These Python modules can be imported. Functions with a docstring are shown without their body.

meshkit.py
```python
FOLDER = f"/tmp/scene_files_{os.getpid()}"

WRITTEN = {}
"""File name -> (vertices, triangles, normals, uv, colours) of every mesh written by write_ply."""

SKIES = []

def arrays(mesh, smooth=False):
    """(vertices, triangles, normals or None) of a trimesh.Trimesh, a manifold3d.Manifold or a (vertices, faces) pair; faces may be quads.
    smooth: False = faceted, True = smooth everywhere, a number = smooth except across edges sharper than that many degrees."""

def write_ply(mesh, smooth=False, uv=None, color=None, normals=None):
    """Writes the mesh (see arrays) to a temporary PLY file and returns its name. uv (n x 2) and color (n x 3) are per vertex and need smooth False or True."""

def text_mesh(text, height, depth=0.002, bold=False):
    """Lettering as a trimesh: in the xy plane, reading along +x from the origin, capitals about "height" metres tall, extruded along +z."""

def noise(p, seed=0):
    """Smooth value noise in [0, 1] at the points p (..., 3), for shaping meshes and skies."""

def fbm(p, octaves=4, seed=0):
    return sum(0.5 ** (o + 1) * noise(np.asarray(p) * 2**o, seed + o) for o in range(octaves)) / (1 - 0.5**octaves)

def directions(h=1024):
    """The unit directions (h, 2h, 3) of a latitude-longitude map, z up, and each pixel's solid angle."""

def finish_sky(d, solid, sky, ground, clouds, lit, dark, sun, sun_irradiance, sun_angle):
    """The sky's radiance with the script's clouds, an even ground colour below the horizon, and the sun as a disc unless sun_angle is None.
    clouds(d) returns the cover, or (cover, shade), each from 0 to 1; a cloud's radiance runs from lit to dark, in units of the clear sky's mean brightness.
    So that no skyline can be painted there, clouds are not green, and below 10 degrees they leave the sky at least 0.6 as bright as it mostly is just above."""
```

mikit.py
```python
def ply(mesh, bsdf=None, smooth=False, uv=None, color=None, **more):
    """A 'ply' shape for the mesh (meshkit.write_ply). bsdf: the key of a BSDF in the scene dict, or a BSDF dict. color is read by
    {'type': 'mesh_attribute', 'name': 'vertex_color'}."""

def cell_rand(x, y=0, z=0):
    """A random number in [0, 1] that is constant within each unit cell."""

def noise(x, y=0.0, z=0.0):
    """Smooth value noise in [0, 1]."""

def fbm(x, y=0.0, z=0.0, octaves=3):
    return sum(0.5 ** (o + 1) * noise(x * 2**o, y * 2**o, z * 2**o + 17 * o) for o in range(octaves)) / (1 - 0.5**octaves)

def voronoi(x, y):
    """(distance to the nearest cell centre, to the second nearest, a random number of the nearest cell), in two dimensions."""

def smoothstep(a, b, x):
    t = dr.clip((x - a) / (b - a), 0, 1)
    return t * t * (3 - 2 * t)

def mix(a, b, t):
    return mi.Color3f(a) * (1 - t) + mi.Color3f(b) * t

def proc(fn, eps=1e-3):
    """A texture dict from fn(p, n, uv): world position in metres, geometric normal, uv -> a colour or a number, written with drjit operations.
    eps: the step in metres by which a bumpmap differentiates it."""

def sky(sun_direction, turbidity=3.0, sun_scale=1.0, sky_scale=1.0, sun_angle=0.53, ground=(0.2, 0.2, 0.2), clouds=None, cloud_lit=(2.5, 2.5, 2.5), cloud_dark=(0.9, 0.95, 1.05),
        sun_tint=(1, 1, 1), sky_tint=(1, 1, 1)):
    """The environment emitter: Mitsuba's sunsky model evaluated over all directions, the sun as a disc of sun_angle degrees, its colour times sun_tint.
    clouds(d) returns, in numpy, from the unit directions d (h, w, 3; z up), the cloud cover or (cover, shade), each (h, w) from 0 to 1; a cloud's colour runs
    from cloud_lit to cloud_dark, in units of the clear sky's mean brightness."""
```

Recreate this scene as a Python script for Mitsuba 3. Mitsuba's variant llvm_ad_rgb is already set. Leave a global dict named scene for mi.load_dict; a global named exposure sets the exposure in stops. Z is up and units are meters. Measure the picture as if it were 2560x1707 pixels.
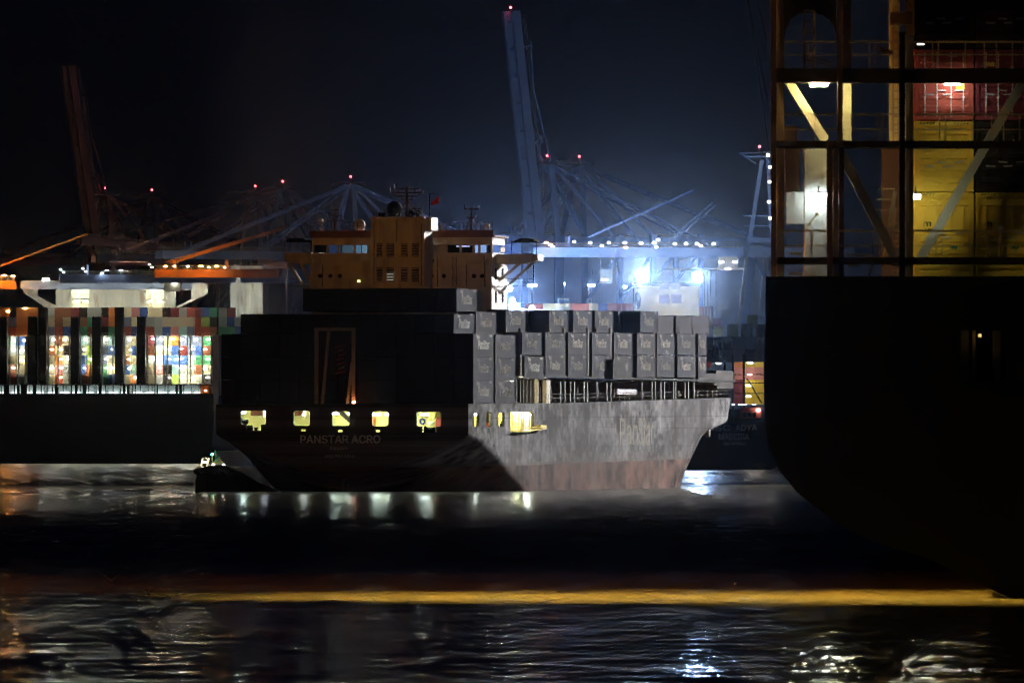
import math, random
import numpy as np, trimesh
import manifold3d as m3
import mitsuba as mi
import drjit as dr
import shapely
from shapely.geometry import Polygon, box as sbox
import mikit, meshkit
from mikit import noise, fbm, smoothstep, mix, cell_rand

scene, labels = {}, {}
T4 = mi.ScalarTransform4f
F, H, VH, UC = 29280.0, 6.0, 1108.0, 1280.0      # focal length in photo pixels, eye height, horizon row, centre column

# ---------------------------------------------------------------- camera, sky, air, exposure
exposure = 8.0                                     # a night exposure
K = 2.0 ** -exposure
PITCH = math.atan((VH - 853.5) / F)
scene['camera'] = {
    'type': 'thinlens', 'fov': math.degrees(2 * math.atan(1280 / F)), 'fov_axis': 'x', 'near_clip': 1.0, 'far_clip': 30000.0,
    'aperture_radius': 0.035, 'focus_distance': 1600.0,
    'to_world': T4().look_at(origin=[0, 0, H], target=[0, 1000, H + 1000 * math.tan(PITCH)], up=[0, 0, 1]),
    'medium': {'type': 'ref', 'id': 'haze_air'}}
SUN = [math.cos(math.radians(6)) * math.cos(math.radians(1.5)), math.cos(math.radians(6)) * math.sin(math.radians(1.5)), math.sin(math.radians(6))]
scene['sky'] = mikit.sky(SUN, turbidity=3, sun_scale=0.5, sky_scale=0.002, sun_tint=[K * a / b for a, b in zip((0.004, 0.004, 0.005), (0.363, 0.178, 0.036))],
                         sky_tint=[K * a / b for a, b in zip((0.0008, 0.0009, 0.0019), (1.2e-4, 1.07e-4, 5.8e-5))], ground=(0.01, 0.01, 0.01))
scene['sky']['sampling_weight'] = 1.5
HAZE = 6.0e-6
scene['haze_air'] = {'type': 'homogeneous', 'albedo': {'type': 'rgb', 'value': [0.95, 0.95, 0.95]}, 'sigma_t': {'type': 'rgb', 'value': [HAZE] * 3},
                     'phase': {'type': 'hg', 'g': 0.985}}
scene['haze'] = {'type': 'cube', 'to_world': T4().translate([0, 3200, 74]).scale([1200, 3500, 86]), 'bsdf': {'type': 'null'}, 'interior': {'type': 'ref', 'id': 'haze_air'}}
labels['haze'] = {'kind': 'stuff', 'label': 'thin night haze over the harbour glowing blue round the floodlights', 'category': 'haze'}
scene['mist_air'] = {'type': 'homogeneous', 'albedo': {'type': 'rgb', 'value': [0.95, 0.95, 0.95]}, 'sigma_t': {'type': 'rgb', 'value': [1.15e-4] * 3},
                     'phase': {'type': 'hg', 'g': 0.968}}
scene['mist'] = {'type': 'cube', 'to_world': T4().translate([430, 4200, 72]).scale([500, 1560, 74]), 'bsdf': {'type': 'null'},
                 'interior': {'type': 'ref', 'id': 'mist_air'}, 'exterior': {'type': 'ref', 'id': 'haze_air'}}  # denser air added so the glow stays behind the middle ship
labels['mist'] = {'kind': 'stuff', 'label': 'added mist bank that holds the blue glow over the container terminal', 'category': 'mist'}

# ---------------------------------------------------------------- helpers
def rot_z(a):
    c, s = math.cos(a), math.sin(a)
    return np.array([[c, -s, 0], [s, c, 0], [0, 0, 1.0]])

class MB:
    """Collects boxes, bars, tubes and prisms into one mesh."""
    def __init__(self):
        self.v, self.f, self.n = [], [], 0
    def raw(self, v, f):
        v = np.asarray(v, float)
        self.v.append(v); self.f.append(np.asarray(f, int) + self.n); self.n += len(v)
        return self
    def box(self, x0, x1, y0, y1, z0, z1):
        v = [[x, y, z] for x in (x0, x1) for y in (y0, y1) for z in (z0, z1)]
        return self.raw(v, BOXF)
    def bar(self, a, b, w=0.2, h=None, up=(0, 0, 1)):
        """A square bar from a to b, w wide and h deep along up."""
        a, b = np.asarray(a, float), np.asarray(b, float)
        h = w if h is None else h
        d = (b - a) / np.linalg.norm(b - a)
        up = np.asarray(up, float)
        if abs(d @ up) > 0.97:
            up = np.array([0, 1.0, 0])
        s = np.cross(d, up); s /= np.linalg.norm(s)
        t = np.cross(s, d)
        v = [p + i * s * w / 2 + j * t * h / 2 for p in (a, b) for i in (-1, 1) for j in (-1, 1)]
        return self.raw(v, [[0, 2, 3], [0, 3, 1], [4, 5, 7], [4, 7, 6], [0, 1, 5], [0, 5, 4], [2, 6, 7], [2, 7, 3], [0, 4, 6], [0, 6, 2], [1, 3, 7], [1, 7, 5]])
    def tube(self, a, b, r0, r1=None, n=8):
        a, b = np.asarray(a, float), np.asarray(b, float)
        r1 = r0 if r1 is None else r1
        d = (b - a) / np.linalg.norm(b - a)
        s = np.cross(d, [0, 0, 1] if abs(d[2]) < 0.9 else [1, 0, 0]); s /= np.linalg.norm(s)
        t = np.cross(d, s)
        ang = np.arange(n) * 2 * math.pi / n
        ring = np.outer(np.cos(ang), s) + np.outer(np.sin(ang), t)
        v = np.vstack([a + ring * r0, b + ring * r1, [a], [b]])
        i = np.arange(n); j = (i + 1) % n
        f = np.vstack([np.stack([i, j, j + n], 1), np.stack([i, j + n, i + n], 1), np.stack([j, i, i * 0 + 2 * n], 1), np.stack([i + n, j + n, i * 0 + 2 * n + 1], 1)])
        return self.raw(v, f)
    def ball(self, c, r, sub=1, sq=(1, 1, 1)):
        m = trimesh.creation.icosphere(sub, 1.0)
        return self.raw(m.vertices * r * np.asarray(sq) + np.asarray(c), m.faces)
    def slab(self, poly, origin, ux, uy, depth):
        """A shapely polygon (or list of points) laid in the plane origin + a*ux + b*uy and extruded by the vector depth."""
        poly = poly if hasattr(poly, 'area') else Polygon(poly)
        for g in getattr(poly, 'geoms', [poly]):
            m = trimesh.creation.extrude_polygon(shapely.geometry.polygon.orient(g), 1.0, engine='earcut')
            ux_, uy_, d_, o = (np.asarray(q, float) for q in (ux, uy, depth, origin))
            v = o + np.outer(m.vertices[:, 0], ux_) + np.outer(m.vertices[:, 1], uy_) + np.outer(m.vertices[:, 2], d_)
            f = m.faces if np.cross(ux_, uy_) @ d_ > 0 else m.faces[:, ::-1]
            self.raw(v, f)
        return self
    def text(self, s, height, origin, ux, uy, wide=None, bold=False, depth=0.03):
        m = meshkit.text_mesh(s, height, depth, bold)
        v = np.array(m.vertices); v[:, 0] -= v[:, 0].min()
        if wide:
            v[:, 0] *= wide / v[:, 0].max()
        ux, uy = np.asarray(ux, float), np.asarray(uy, float)
        n = np.cross(ux, uy)
        return self.raw(np.asarray(origin, float) + np.outer(v[:, 0], ux) + np.outer(v[:, 1], uy) + np.outer(v[:, 2], n), m.faces)
    def get(self):
        return np.vstack(self.v), np.vstack(self.f)
BOXF = [[0, 1, 3], [0, 3, 2], [4, 6, 7], [4, 7, 5], [0, 4, 5], [0, 5, 1], [2, 3, 7], [2, 7, 6], [0, 2, 6], [0, 6, 4], [1, 5, 7], [1, 7, 3]]

def numbered(name):
    if name not in USED:
        USED.add(name); return name
    i = 1
    while f'{name}_{i:03d}' in USED:
        i += 1
    USED.add(f'{name}_{i:03d}')
    return f'{name}_{i:03d}'
USED = set()

def tag(key, label=None, cat=None, group=None, kind=None):
    d = labels.setdefault(key, {})
    for k, v in (('label', label), ('category', cat), ('group', group), ('kind', kind)):
        if v: d[k] = v
    return key

def thing(name, label, cat, group=None):
    return tag(numbered(name), label, cat, group)

def obj(name, mb, mat, parent=None, frame=None, smooth=False, emit=None, weight=None):
    """One entry of scene: the mesh under the frame (3x3, origin) with this material; emit makes it a lamp of that radiance."""
    v, f = mb.get() if isinstance(mb, MB) else mb
    if frame is not None:
        v = np.asarray(v) @ frame[0].T + frame[1]
    key = numbered((parent + '__' if parent else '') + name)
    d = mikit.ply((v, f), mat, smooth=smooth)
    if emit is not None:
        d['emitter'] = {'type': 'area', 'radiance': {'type': 'rgb', 'value': [float(c) * K for c in emit]}, 'sampling_weight': float(1.0 if weight is None else weight)}
    scene[key] = d
    return key

def at(u, v, D):
    """The point at distance D that the photo shows at (u, v)."""
    return np.array([(u - UC) * D / F, D, H + (VH - v) * D / F])

def pbox(mb, u0, v0, u1, v1, D, depth):
    """A box whose front face covers this part of the photo at distance D."""
    a, b = at(u0, v1, D), at(u1, v0, D)
    return mb.box(a[0], b[0], D, D + depth, a[2], b[2])

def col(c):
    return {'type': 'rgb', 'value': list(map(float, c))}

def paint(key, c, rough=0.68, spec=0.1, metallic=0.0):
    scene[key] = {'type': 'twosided', 'bsdf': {'type': 'principled', 'base_color': col(c), 'roughness': rough, 'specular': spec, 'metallic': metallic}}

def lampmb(c, w=0.8, h=0.16, d=0.3):
    return MB().box(c[0] - w / 2, c[0] + w / 2, c[1] - d / 2, c[1] + d / 2, c[2] - h / 2, c[2] + h / 2)

# ---------------------------------------------------------------- materials
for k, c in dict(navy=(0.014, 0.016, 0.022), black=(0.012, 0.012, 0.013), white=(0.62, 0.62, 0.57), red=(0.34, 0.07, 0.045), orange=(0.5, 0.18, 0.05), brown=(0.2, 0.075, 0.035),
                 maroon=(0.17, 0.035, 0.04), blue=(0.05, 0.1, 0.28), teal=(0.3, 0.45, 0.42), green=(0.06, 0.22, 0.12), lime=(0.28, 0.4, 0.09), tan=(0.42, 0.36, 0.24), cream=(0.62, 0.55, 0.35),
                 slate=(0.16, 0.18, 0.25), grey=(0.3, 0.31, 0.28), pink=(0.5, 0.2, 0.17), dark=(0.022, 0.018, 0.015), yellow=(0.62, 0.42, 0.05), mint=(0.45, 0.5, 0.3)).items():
    paint('box_' + k, c, 0.7, 0.12)
paint('black_hull', (0.006, 0.006, 0.007), 0.75, 0.03)
paint('blue_hull', (0.016, 0.018, 0.025), 0.7, 0.1)
paint('boot_red', (0.09, 0.022, 0.014), 0.65, 0.2)
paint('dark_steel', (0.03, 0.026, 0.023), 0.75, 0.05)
paint('rust_steel', (0.09, 0.055, 0.036), 0.7)
paint('buff_steel', (0.42, 0.36, 0.24), 0.55)
paint('grey_steel', (0.36, 0.36, 0.33), 0.5)
paint('deck_red', (0.16, 0.07, 0.045), 0.7)
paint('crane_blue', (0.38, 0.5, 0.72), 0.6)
paint('crane_dim', (0.2, 0.15, 0.15), 0.6)  # crane paint darkened and browned for the low light at far left
paint('crane_blue_shaded', (0.17, 0.17, 0.21), 0.6)  # shaded copy of the blue crane paint, dimness put into the colour
paint('stanchion_grey', (0.06, 0.054, 0.05), 0.7)
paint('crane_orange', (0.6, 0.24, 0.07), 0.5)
paint('cream_wall', (0.68, 0.6, 0.22), 0.6)
paint('yellow_paint', (0.7, 0.52, 0.06), 0.5)
paint('beige_paint', (0.55, 0.5, 0.36), 0.6)
paint('letter_white', (0.6, 0.58, 0.55), 0.6)
paint('letter_sand', (0.42, 0.38, 0.24), 0.6)
paint('letter_dull', (0.17, 0.15, 0.1), 0.7)
paint('letter_black', (0.015, 0.015, 0.015), 0.5)
paint('flag_red', (0.55, 0.03, 0.03), 0.8)
paint('skin', (0.5, 0.3, 0.2), 0.6)
paint('jacket_orange', (0.75, 0.16, 0.03), 0.8)
paint('jacket_navy', (0.03, 0.04, 0.16), 0.8)
paint('lamp_body', (0.3, 0.3, 0.3), 0.4)
scene['window_glass'] = {'type': 'twosided', 'bsdf': {'type': 'principled', 'base_color': col((0.01, 0.014, 0.02)), 'roughness': 0.12, 'specular': 0.6}}
TH = math.radians(12)
SC, SS = math.cos(TH), math.sin(TH)

def weathered(p, n, uv):
    """White steel gone grey: vertical rain streaks, rust stains and faint plate seams."""
    a = p.x * SS + p.y * SC + p.x * 0.8
    streak = fbm(a * 1.3, p.z * 0.12, p.y * 0.02, octaves=4)
    rust = smoothstep(0.62, 0.8, fbm(a * 0.9, p.z * 0.16, 3.0, octaves=4))
    g = 0.62 + 0.5 * streak
    return mix(mi.Color3f(0.6, 0.57, 0.47) * g, (0.3, 0.15, 0.07), rust * 0.55)
scene['white_steel'] = {'type': 'twosided', 'bsdf': {'type': 'principled', 'base_color': mikit.proc(weathered), 'roughness': 0.55, 'specular': 0.35}}

# ---------------------------------------------------------------- the harbour water
def make_water():
    rng = np.random.default_rng(7)
    near, d = [], 272.0
    rows = list(np.linspace(-400, 262, 12))
    while d < 5200:
        rows.append(d)
        d += 0.42 if d < 620 else (0.42 + (d - 620) * 0.006 if d < 1500 else 5.7 + (d - 1500) * 0.02)
    rows = np.array(rows)
    t = np.linspace(-1.35, 1.35, 460)
    out = 1.35 * np.cumprod(np.full(22, 1.3))
    cols = np.concatenate([-out[::-1], t, out])
    wide = np.maximum(rows, 272.0) * 1280 / F
    x = cols[None, :] * wide[:, None]
    y = np.repeat(rows[:, None], len(cols), 1)
    dx = np.gradient(x, axis=1); dy = np.gradient(y, axis=0)
    z = np.zeros_like(x)
    for i in range(64):
        lam = 0.9 * (11 / 0.9) ** ((i % 32) / 31)
        a = (rng.normal(0, 0.45) if i < 32 else rng.uniform(-1.45, 1.45)) - math.pi / 2
        kx, ky = 2 * math.pi / lam * math.cos(a), 2 * math.pi / lam * math.sin(a)
        slope = 0.0165 * (1 if lam < 4 else 0.5)
        amp = slope * lam / (2 * math.pi)
        step = np.hypot(dx * math.cos(a), dy * math.sin(a))
        keep = np.clip((lam / (step + 1e-9) - 2.1) / 1.5, 0, 1)
        z += amp * keep * np.sin(kx * x + ky * y + rng.uniform(0, 6.28))
    calm = smooth_bands(y, x)
    z *= calm
    n, m = x.shape
    idx = np.arange(n * m).reshape(n, m)
    q = np.stack([idx[:-1, :-1], idx[:-1, 1:], idx[1:, 1:], idx[1:, :-1]], -1).reshape(-1, 4)
    f = np.vstack([q[:, [0, 1, 2]], q[:, [0, 2, 3]]])
    return np.stack([x, y, z], -1).reshape(-1, 3), f

BANDS = [(-500, 0.42), (300, 0.42), (425, 0.46), (470, 0.55), (560, 0.6), (640, 1.0), (900, 1.0), (960, 0.7), (1500, 0.6), (1700, 1.0), (2100, 0.5), (2300, 1.0), (5200, 0.8)]
def smooth_bands(y, x):
    """How ruffled the surface is: slicks and ruffled bands lie across the harbour."""
    w = np.interp(y + 14 * np.sin(x * 0.021 + 1) + 6 * np.sin(x * 0.07), [b[0] for b in BANDS], [b[1] for b in BANDS])
    p = np.stack([x * 0.02, y * 0.012, y * 0], -1)
    return w * (0.55 + 0.9 * meshkit.fbm(p, 3, 5))
v, f = make_water()

ROUGH = [(-500, 0.06), (420, 0.07), (520, 0.2), (640, 0.33), (800, 0.33), (900, 0.24), (1150, 0.17), (1450, 0.15), (1700, 0.28), (2000, 0.2), (5200, 0.34)]
def ruffle(p, n, uv):
    w = mi.Float(ROUGH[0][1])
    for (a, wa), (b, wb) in zip(ROUGH[:-1], ROUGH[1:]):
        w = dr.select(p.y > a, wa + (wb - wa) * (p.y - a) / (b - a), w)
    k = dr.clip(900 / dr.maximum(p.y, 300), 0.3, 2.0)
    streak = noise(p.x * 1.6 * k, p.y * 0.07 * k * k, 0.0) + 0.6 * noise(p.x * 4.1 * k, p.y * 0.16 * k * k, 7.0)
    return w * (0.35 + 0.8 * streak) * (0.8 + 0.4 * fbm(p.x * 0.05, p.y * 0.02, 0.0))
def chop(p, n, uv):
    near = smoothstep(760, 420, p.y)
    return near * (0.014 * fbm(p.x * 3.3, p.y * 0.42, 0.0, octaves=2) + 0.003 * noise(p.x * 11.0, p.y * 2.3, 5.0))
scene['water_bsdf'] = {'type': 'bumpmap', 'scale': 1.0, 'texture': mikit.proc(chop, 0.02), 'bsdf': {'type': 'principled', 'base_color': col((0.03, 0.024, 0.013)), 'roughness': mikit.proc(ruffle), 'eta': 1.33}}
obj('water', (v, f), 'water_bsdf', smooth=True)
tag('water', 'dark rippled harbour water with broken light reflections', 'water', kind='structure')
q = MB().box(-78, 1500, 3065, 6000, -3, 4.0).box(-1500, -79, 3900, 6000, -3, 4.0)
paint('quay_concrete', (0.2, 0.19, 0.17), 0.8)
obj('quay_pavement', q, 'quay_concrete'); tag('quay_pavement', 'concrete container quay behind the moored ships', 'quay', kind='structure')

# ---------------------------------------------------------------- the container ship in the middle
OX, OY = (855 - UC) * 1457 / F, 1457.0
PF = (np.array([[SC, SS, 0], [-SS, SC, 0], [0, 0, 1.0]]), np.array([OX, OY, 0.0]))      # x to starboard, y forward, z up
def aft(u, v, Y):
    """(X, Z) of the photo's point on the ship's cross plane Y."""
    k = (u - UC) / F
    X = (k * (OY + Y * SC) - OX - Y * SS) / (SC + k * SS)
    return X, H + (VH - v) * (OY - X * SS + Y * SC) / F
def side(u, v, X):
    """(Y, Z) of the photo's point on the ship's lengthwise plane X."""
    k = (u - UC) / F
    Y = (k * (OY - X * SS) - OX - X * SC) / (SS - k * SC)
    return Y, H + (VH - v) * (OY - X * SS + Y * SC) / F
SHIP = thing('container_ship', 'grey container ship seen from astern with black stern, lit mooring openings and tan bridge', 'ship')
HB = 16.1
def half_breadth(Y, Z):
    deck = Z / 11.0
    zb, zt = np.interp(Y, [0, 6, 14, 28, 46], [2.4, 0.4, -2.4, -6, -9]), np.interp(Y, [0, 6, 14, 28, 46], [7.0, 6.3, 4.9, 1.2, -3])
    w = HB * np.clip((Z - zb) / (zt - zb), 0.0, 1) ** 0.55
    ys = np.interp(Z, [-2, -0.3, 2.2, 5.2, 7.0, 7.9, 8.8, 9.2, 13], [119, 121, 128, 138, 144, 151, 162, 164, 166.5])
    ye = np.interp(Z, [-2, -0.3, 2.2, 5.2, 7.0, 7.9, 8.8, 9.2, 13], [186, 187, 188, 190.1, 191.3, 195.9, 204.5, 206, 209])
    return max(0.04, w * (1 - np.clip((Y - ys) / (ye - ys), 0, 1) ** 2.0))
def deck_z(Y):
    return float(np.interp(Y, [0, 60, 120, 183, 183.6, 215], [10.9, 11.2, 11.8, 12.4, 13.6, 13.9]))
def make_hull():
    ys = np.concatenate([np.arange(0, 52, 2.0), [60, 70, 85, 100], np.arange(104, 214, 2.0), [183.0, 183.6]])
    ys = np.unique(ys)
    n, rings = 40, []
    for Y in ys:
        zs = -1.5 + (deck_z(Y) + 1.5) * np.linspace(0, 1, n)
        hb = np.array([half_breadth(Y, z) for z in zs])
        rings.append(np.vstack([np.stack([hb, zs * 0 + Y, zs], 1), np.stack([-hb, zs * 0 + Y, zs], 1)[::-1]]))
    v, m = np.vstack(rings), 2 * n
    f = []
    for r in range(len(ys) - 1):
        for i in range(m):
            j = (i + 1) % m
            a, b, c, d = r * m + i, r * m + j, (r + 1) * m + j, (r + 1) * m + i
            f += [[a, c, b], [a, d, c]]
    for i in range(1, n):      # end caps as strips between starboard and port
        a, b, c, d = i - 1, i, m - 1 - i, m - i
        o = (len(ys) - 1) * m
        f += [[a, b, c], [a, c, d], [o + a, o + c, o + b], [o + a, o + d, o + c]]
    t = trimesh.Trimesh(v, f, process=False)
    if t.volume < 0:
        f = [x[::-1] for x in f]
    man = m3.Manifold(m3.Mesh(np.asarray(v, np.float32), np.asarray(f, np.uint32)))
    def cut(x0, x1, y0, y1, z0, z1):
        return m3.Manifold.cube([x1 - x0, y1 - y0, z1 - z0]).translate([x0, y0, z0])
    cuts = [cut(-15.6, 15.75, 0.35, 9, 7.15, 10.45), cut(10.5, 15.75, 0.4, 45, 7.15, 10.45)]
    for u0, u1, v0, v1, low in OPEN_AFT:
        (x0, z1), (x1, z0) = aft(u0, v0, 0), aft(u1, v1, 0)
        c = sbox(x0, z0, x1, z1).buffer(-0.3).buffer(0.3)
        if low:
            c = c.union(sbox(x0 + (x1 - x0) * 0.22, z0 - 0.75, x0 + (x1 - x0) * 0.8, z0 + 0.2))
        cuts.append(m3.CrossSection([np.array(c.exterior.coords)[:-1]], m3.FillRule.EvenOdd).extrude(1.6).rotate([90, 0, 0]).translate([0, 0.9, 0]))
    for u, v0 in [(758, 1075.5), (850, 1077), (944, 1077)]:
        x, z = aft(u, v0, 0)
        cuts.append(cut(x - 0.32, x + 0.32, -0.5, 0.6, z - 0.13, z + 0.13))
    for u0, u1, v0, v1 in OPEN_SIDE:
        (y0, z1), (y1, z0) = side(u0, v0, HB), side(u1, v1, HB)
        c = sbox(y0, z0, y1, z1).buffer(-min(0.5, (y1 - y0) * 0.2)).buffer(min(0.5, (y1 - y0) * 0.2))
        cuts.append(m3.CrossSection([np.array(c.exterior.coords)[:-1]], m3.FillRule.EvenOdd).extrude(1.5).rotate([90, 0, 90]).translate([HB - 0.9, 0, 0]))
    man = man - m3.Manifold.batch_boolean(cuts, m3.OpType.Add)
    r = man.to_mesh()
    return np.array(r.vert_properties[:, :3]), np.array(r.tri_verts)
OPEN_AFT = [(602, 665, 1026, 1061, 1), (734, 775, 1027, 1064, 0), (830, 874, 1028, 1064, 0), (930, 971, 1028, 1065, 0), (1041, 1103, 1029, 1066, 1)]
OPEN_SIDE = [(1185, 1198, 1032, 1067), (1216, 1230, 1030, 1067), (1246.5, 1262, 1031, 1067), (1274, 1334, 1029, 1080)]

def hull_paint(p, n, uv):
    """Grey topsides over red boot-top: rain streaks, a darker patch towards the bow, seams, rust."""
    a = p.x * SS + p.y * SC
    z = p.z
    streak = fbm(a * 0.45, z * 0.2, 1.0, octaves=4)
    blot = fbm(a * 0.13, z * 0.35, 5.0, octaves=4)
    fleck = fbm(a * 0.8, z * 1.3, 2.0) - 0.5
    grey = mi.Color3f(0.135, 0.131, 0.132) * dr.maximum(0.25, 0.6 + 0.4 * streak + 1.9 * (blot - 0.5) + 1.6 * fleck + 0.8 * (fbm(a * 0.07, z * 0.1, 21.0) - 0.5))
    patch = smoothstep(1544, 1546, a) * (1 - smoothstep(1578, 1580, a + 1.5 * noise(z * 1.1, 3.0)))
    grey = mix(grey, mi.Color3f(0.08, 0.074, 0.078) * (0.4 + 1.1 * streak), patch * (0.35 + 0.5 * smoothstep(0.4, 0.6, fbm(a * 0.3, z * 0.5, 9.0))))
    rusty = smoothstep(0.6, 0.76, fbm(a * 0.4, z * 0.1, 11.0, octaves=4))
    grey = mix(grey, (0.05, 0.032, 0.022), rusty * 0.5)
    boot = mi.Color3f(0.08, 0.037, 0.026) * (-0.5 + 2.8 * fbm(a * 0.35, z * 0.5, 4.0, octaves=4))
    boot = mix(boot, (0.1, 0.08, 0.068), 0.6 * smoothstep(0.55, 0.72, fbm(a * 0.5, z * 0.22, 8.0, octaves=4)))
    line = 3.0 + 0.006 * (a - 1420) + 0.12 * fbm(a * 0.5, 0.0, 0.0)
    c = mix(boot, grey, smoothstep(line - 0.08, line + 0.08, z))
    c = mix(c, mi.Color3f(0.07, 0.065, 0.06), 0.5 * smoothstep(0.22, 0.1, dr.abs(z - line - 0.2)))
    def seam(d, w):
        return smoothstep(w, w * 0.4, dr.abs(d))
    s = dr.maximum(dr.maximum(seam(z - 9.1 - 0.004 * (a - 1420), 0.07), seam(z - 8.1, 0.05) * smoothstep(1500, 1502, a)), seam(z - 5.6, 0.05) * 0.6)
    q = a / 12.4 - dr.floor(a / 12.4)
    s = dr.maximum(s, seam(q - 0.5, 0.006) * 0.75)
    drip = smoothstep(0.66, 0.8, noise(a * 0.8, 2.0)) * smoothstep(3.2, 9.0, z) * 0.3
    return c * 1.15 * (1 - 0.5 * s) * (1 - drip)
scene['hull_paint'] = {'type': 'twosided', 'bsdf': {'type': 'principled', 'base_color': mikit.proc(hull_paint), 'roughness': 0.85, 'specular': 0.04}}
obj('hull', make_hull(), 'hull_paint', SHIP, PF, smooth=40)

# the lit mooring deck inside the stern
wl = MB().box(-15.55, 10.4, 6.3, 6.5, 7.16, 10.44).box(10.35, 10.5, 6.55, 44.8, 7.16, 10.44)
wl.box(-15.55, 15.6, 0.7, 6.25, 10.36, 10.44).box(10.55, 15.6, 6.6, 44.8, 10.36, 10.44)
for Y in (9.2, 16.2, 23, 40.5):
    wl.box(10.55, 14.6, Y, Y + 0.12, 7.2, 10.3)
obj('mooring_deck_wall', wl, 'cream_wall', SHIP, PF)
fl = MB().box(-15.55, 15.6, 0.5, 6.25, 7.16, 7.24).box(10.55, 15.6, 6.3, 44.8, 7.16, 7.24)
obj('mooring_deck_floor', fl, 'rust_steel', SHIP, PF)
for (u, v0, w) in [(606, 1031, 0.7), (759, 1036, 0.25), (837, 1033.5, 0.95), (873.5, 1034, 0.5), (941, 1035.5, 0.95), (969, 1036.5, 0.5), (1062, 1036.5, 0.95)]:
    x, z = aft(u, v0, 1.4)
    obj('deck_lamp', lampmb((x, 1.4, z), w, 0.14, 0.2), 'lamp_body', SHIP, PF, emit=(260, 320, 285), weight=6)
for u in (660.5, 762):
    x, z = aft(u, 1034, 0.9)
    obj('deck_lamp', MB().box(x - 0.12, x + 0.12, 0.8, 0.95, z - 0.3, z + 0.35), 'lamp_body', SHIP, PF, emit=(24, 26, 30), weight=0.4)
for u, v0, w, X in [(1191, 1036, 0.3, 14.9), (1316, 1036.5, 0.9, 14.4), (1290, 1033, 0.4, 13.6)]:
    y, z = side(u, v0, X)
    obj('deck_lamp', MB().box(X - 0.25, X + 0.25, y - w * 2, y + w * 2, z - 0.1, z + 0.1), 'lamp_body', SHIP, PF, emit=(230, 265, 220), weight=6)
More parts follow.
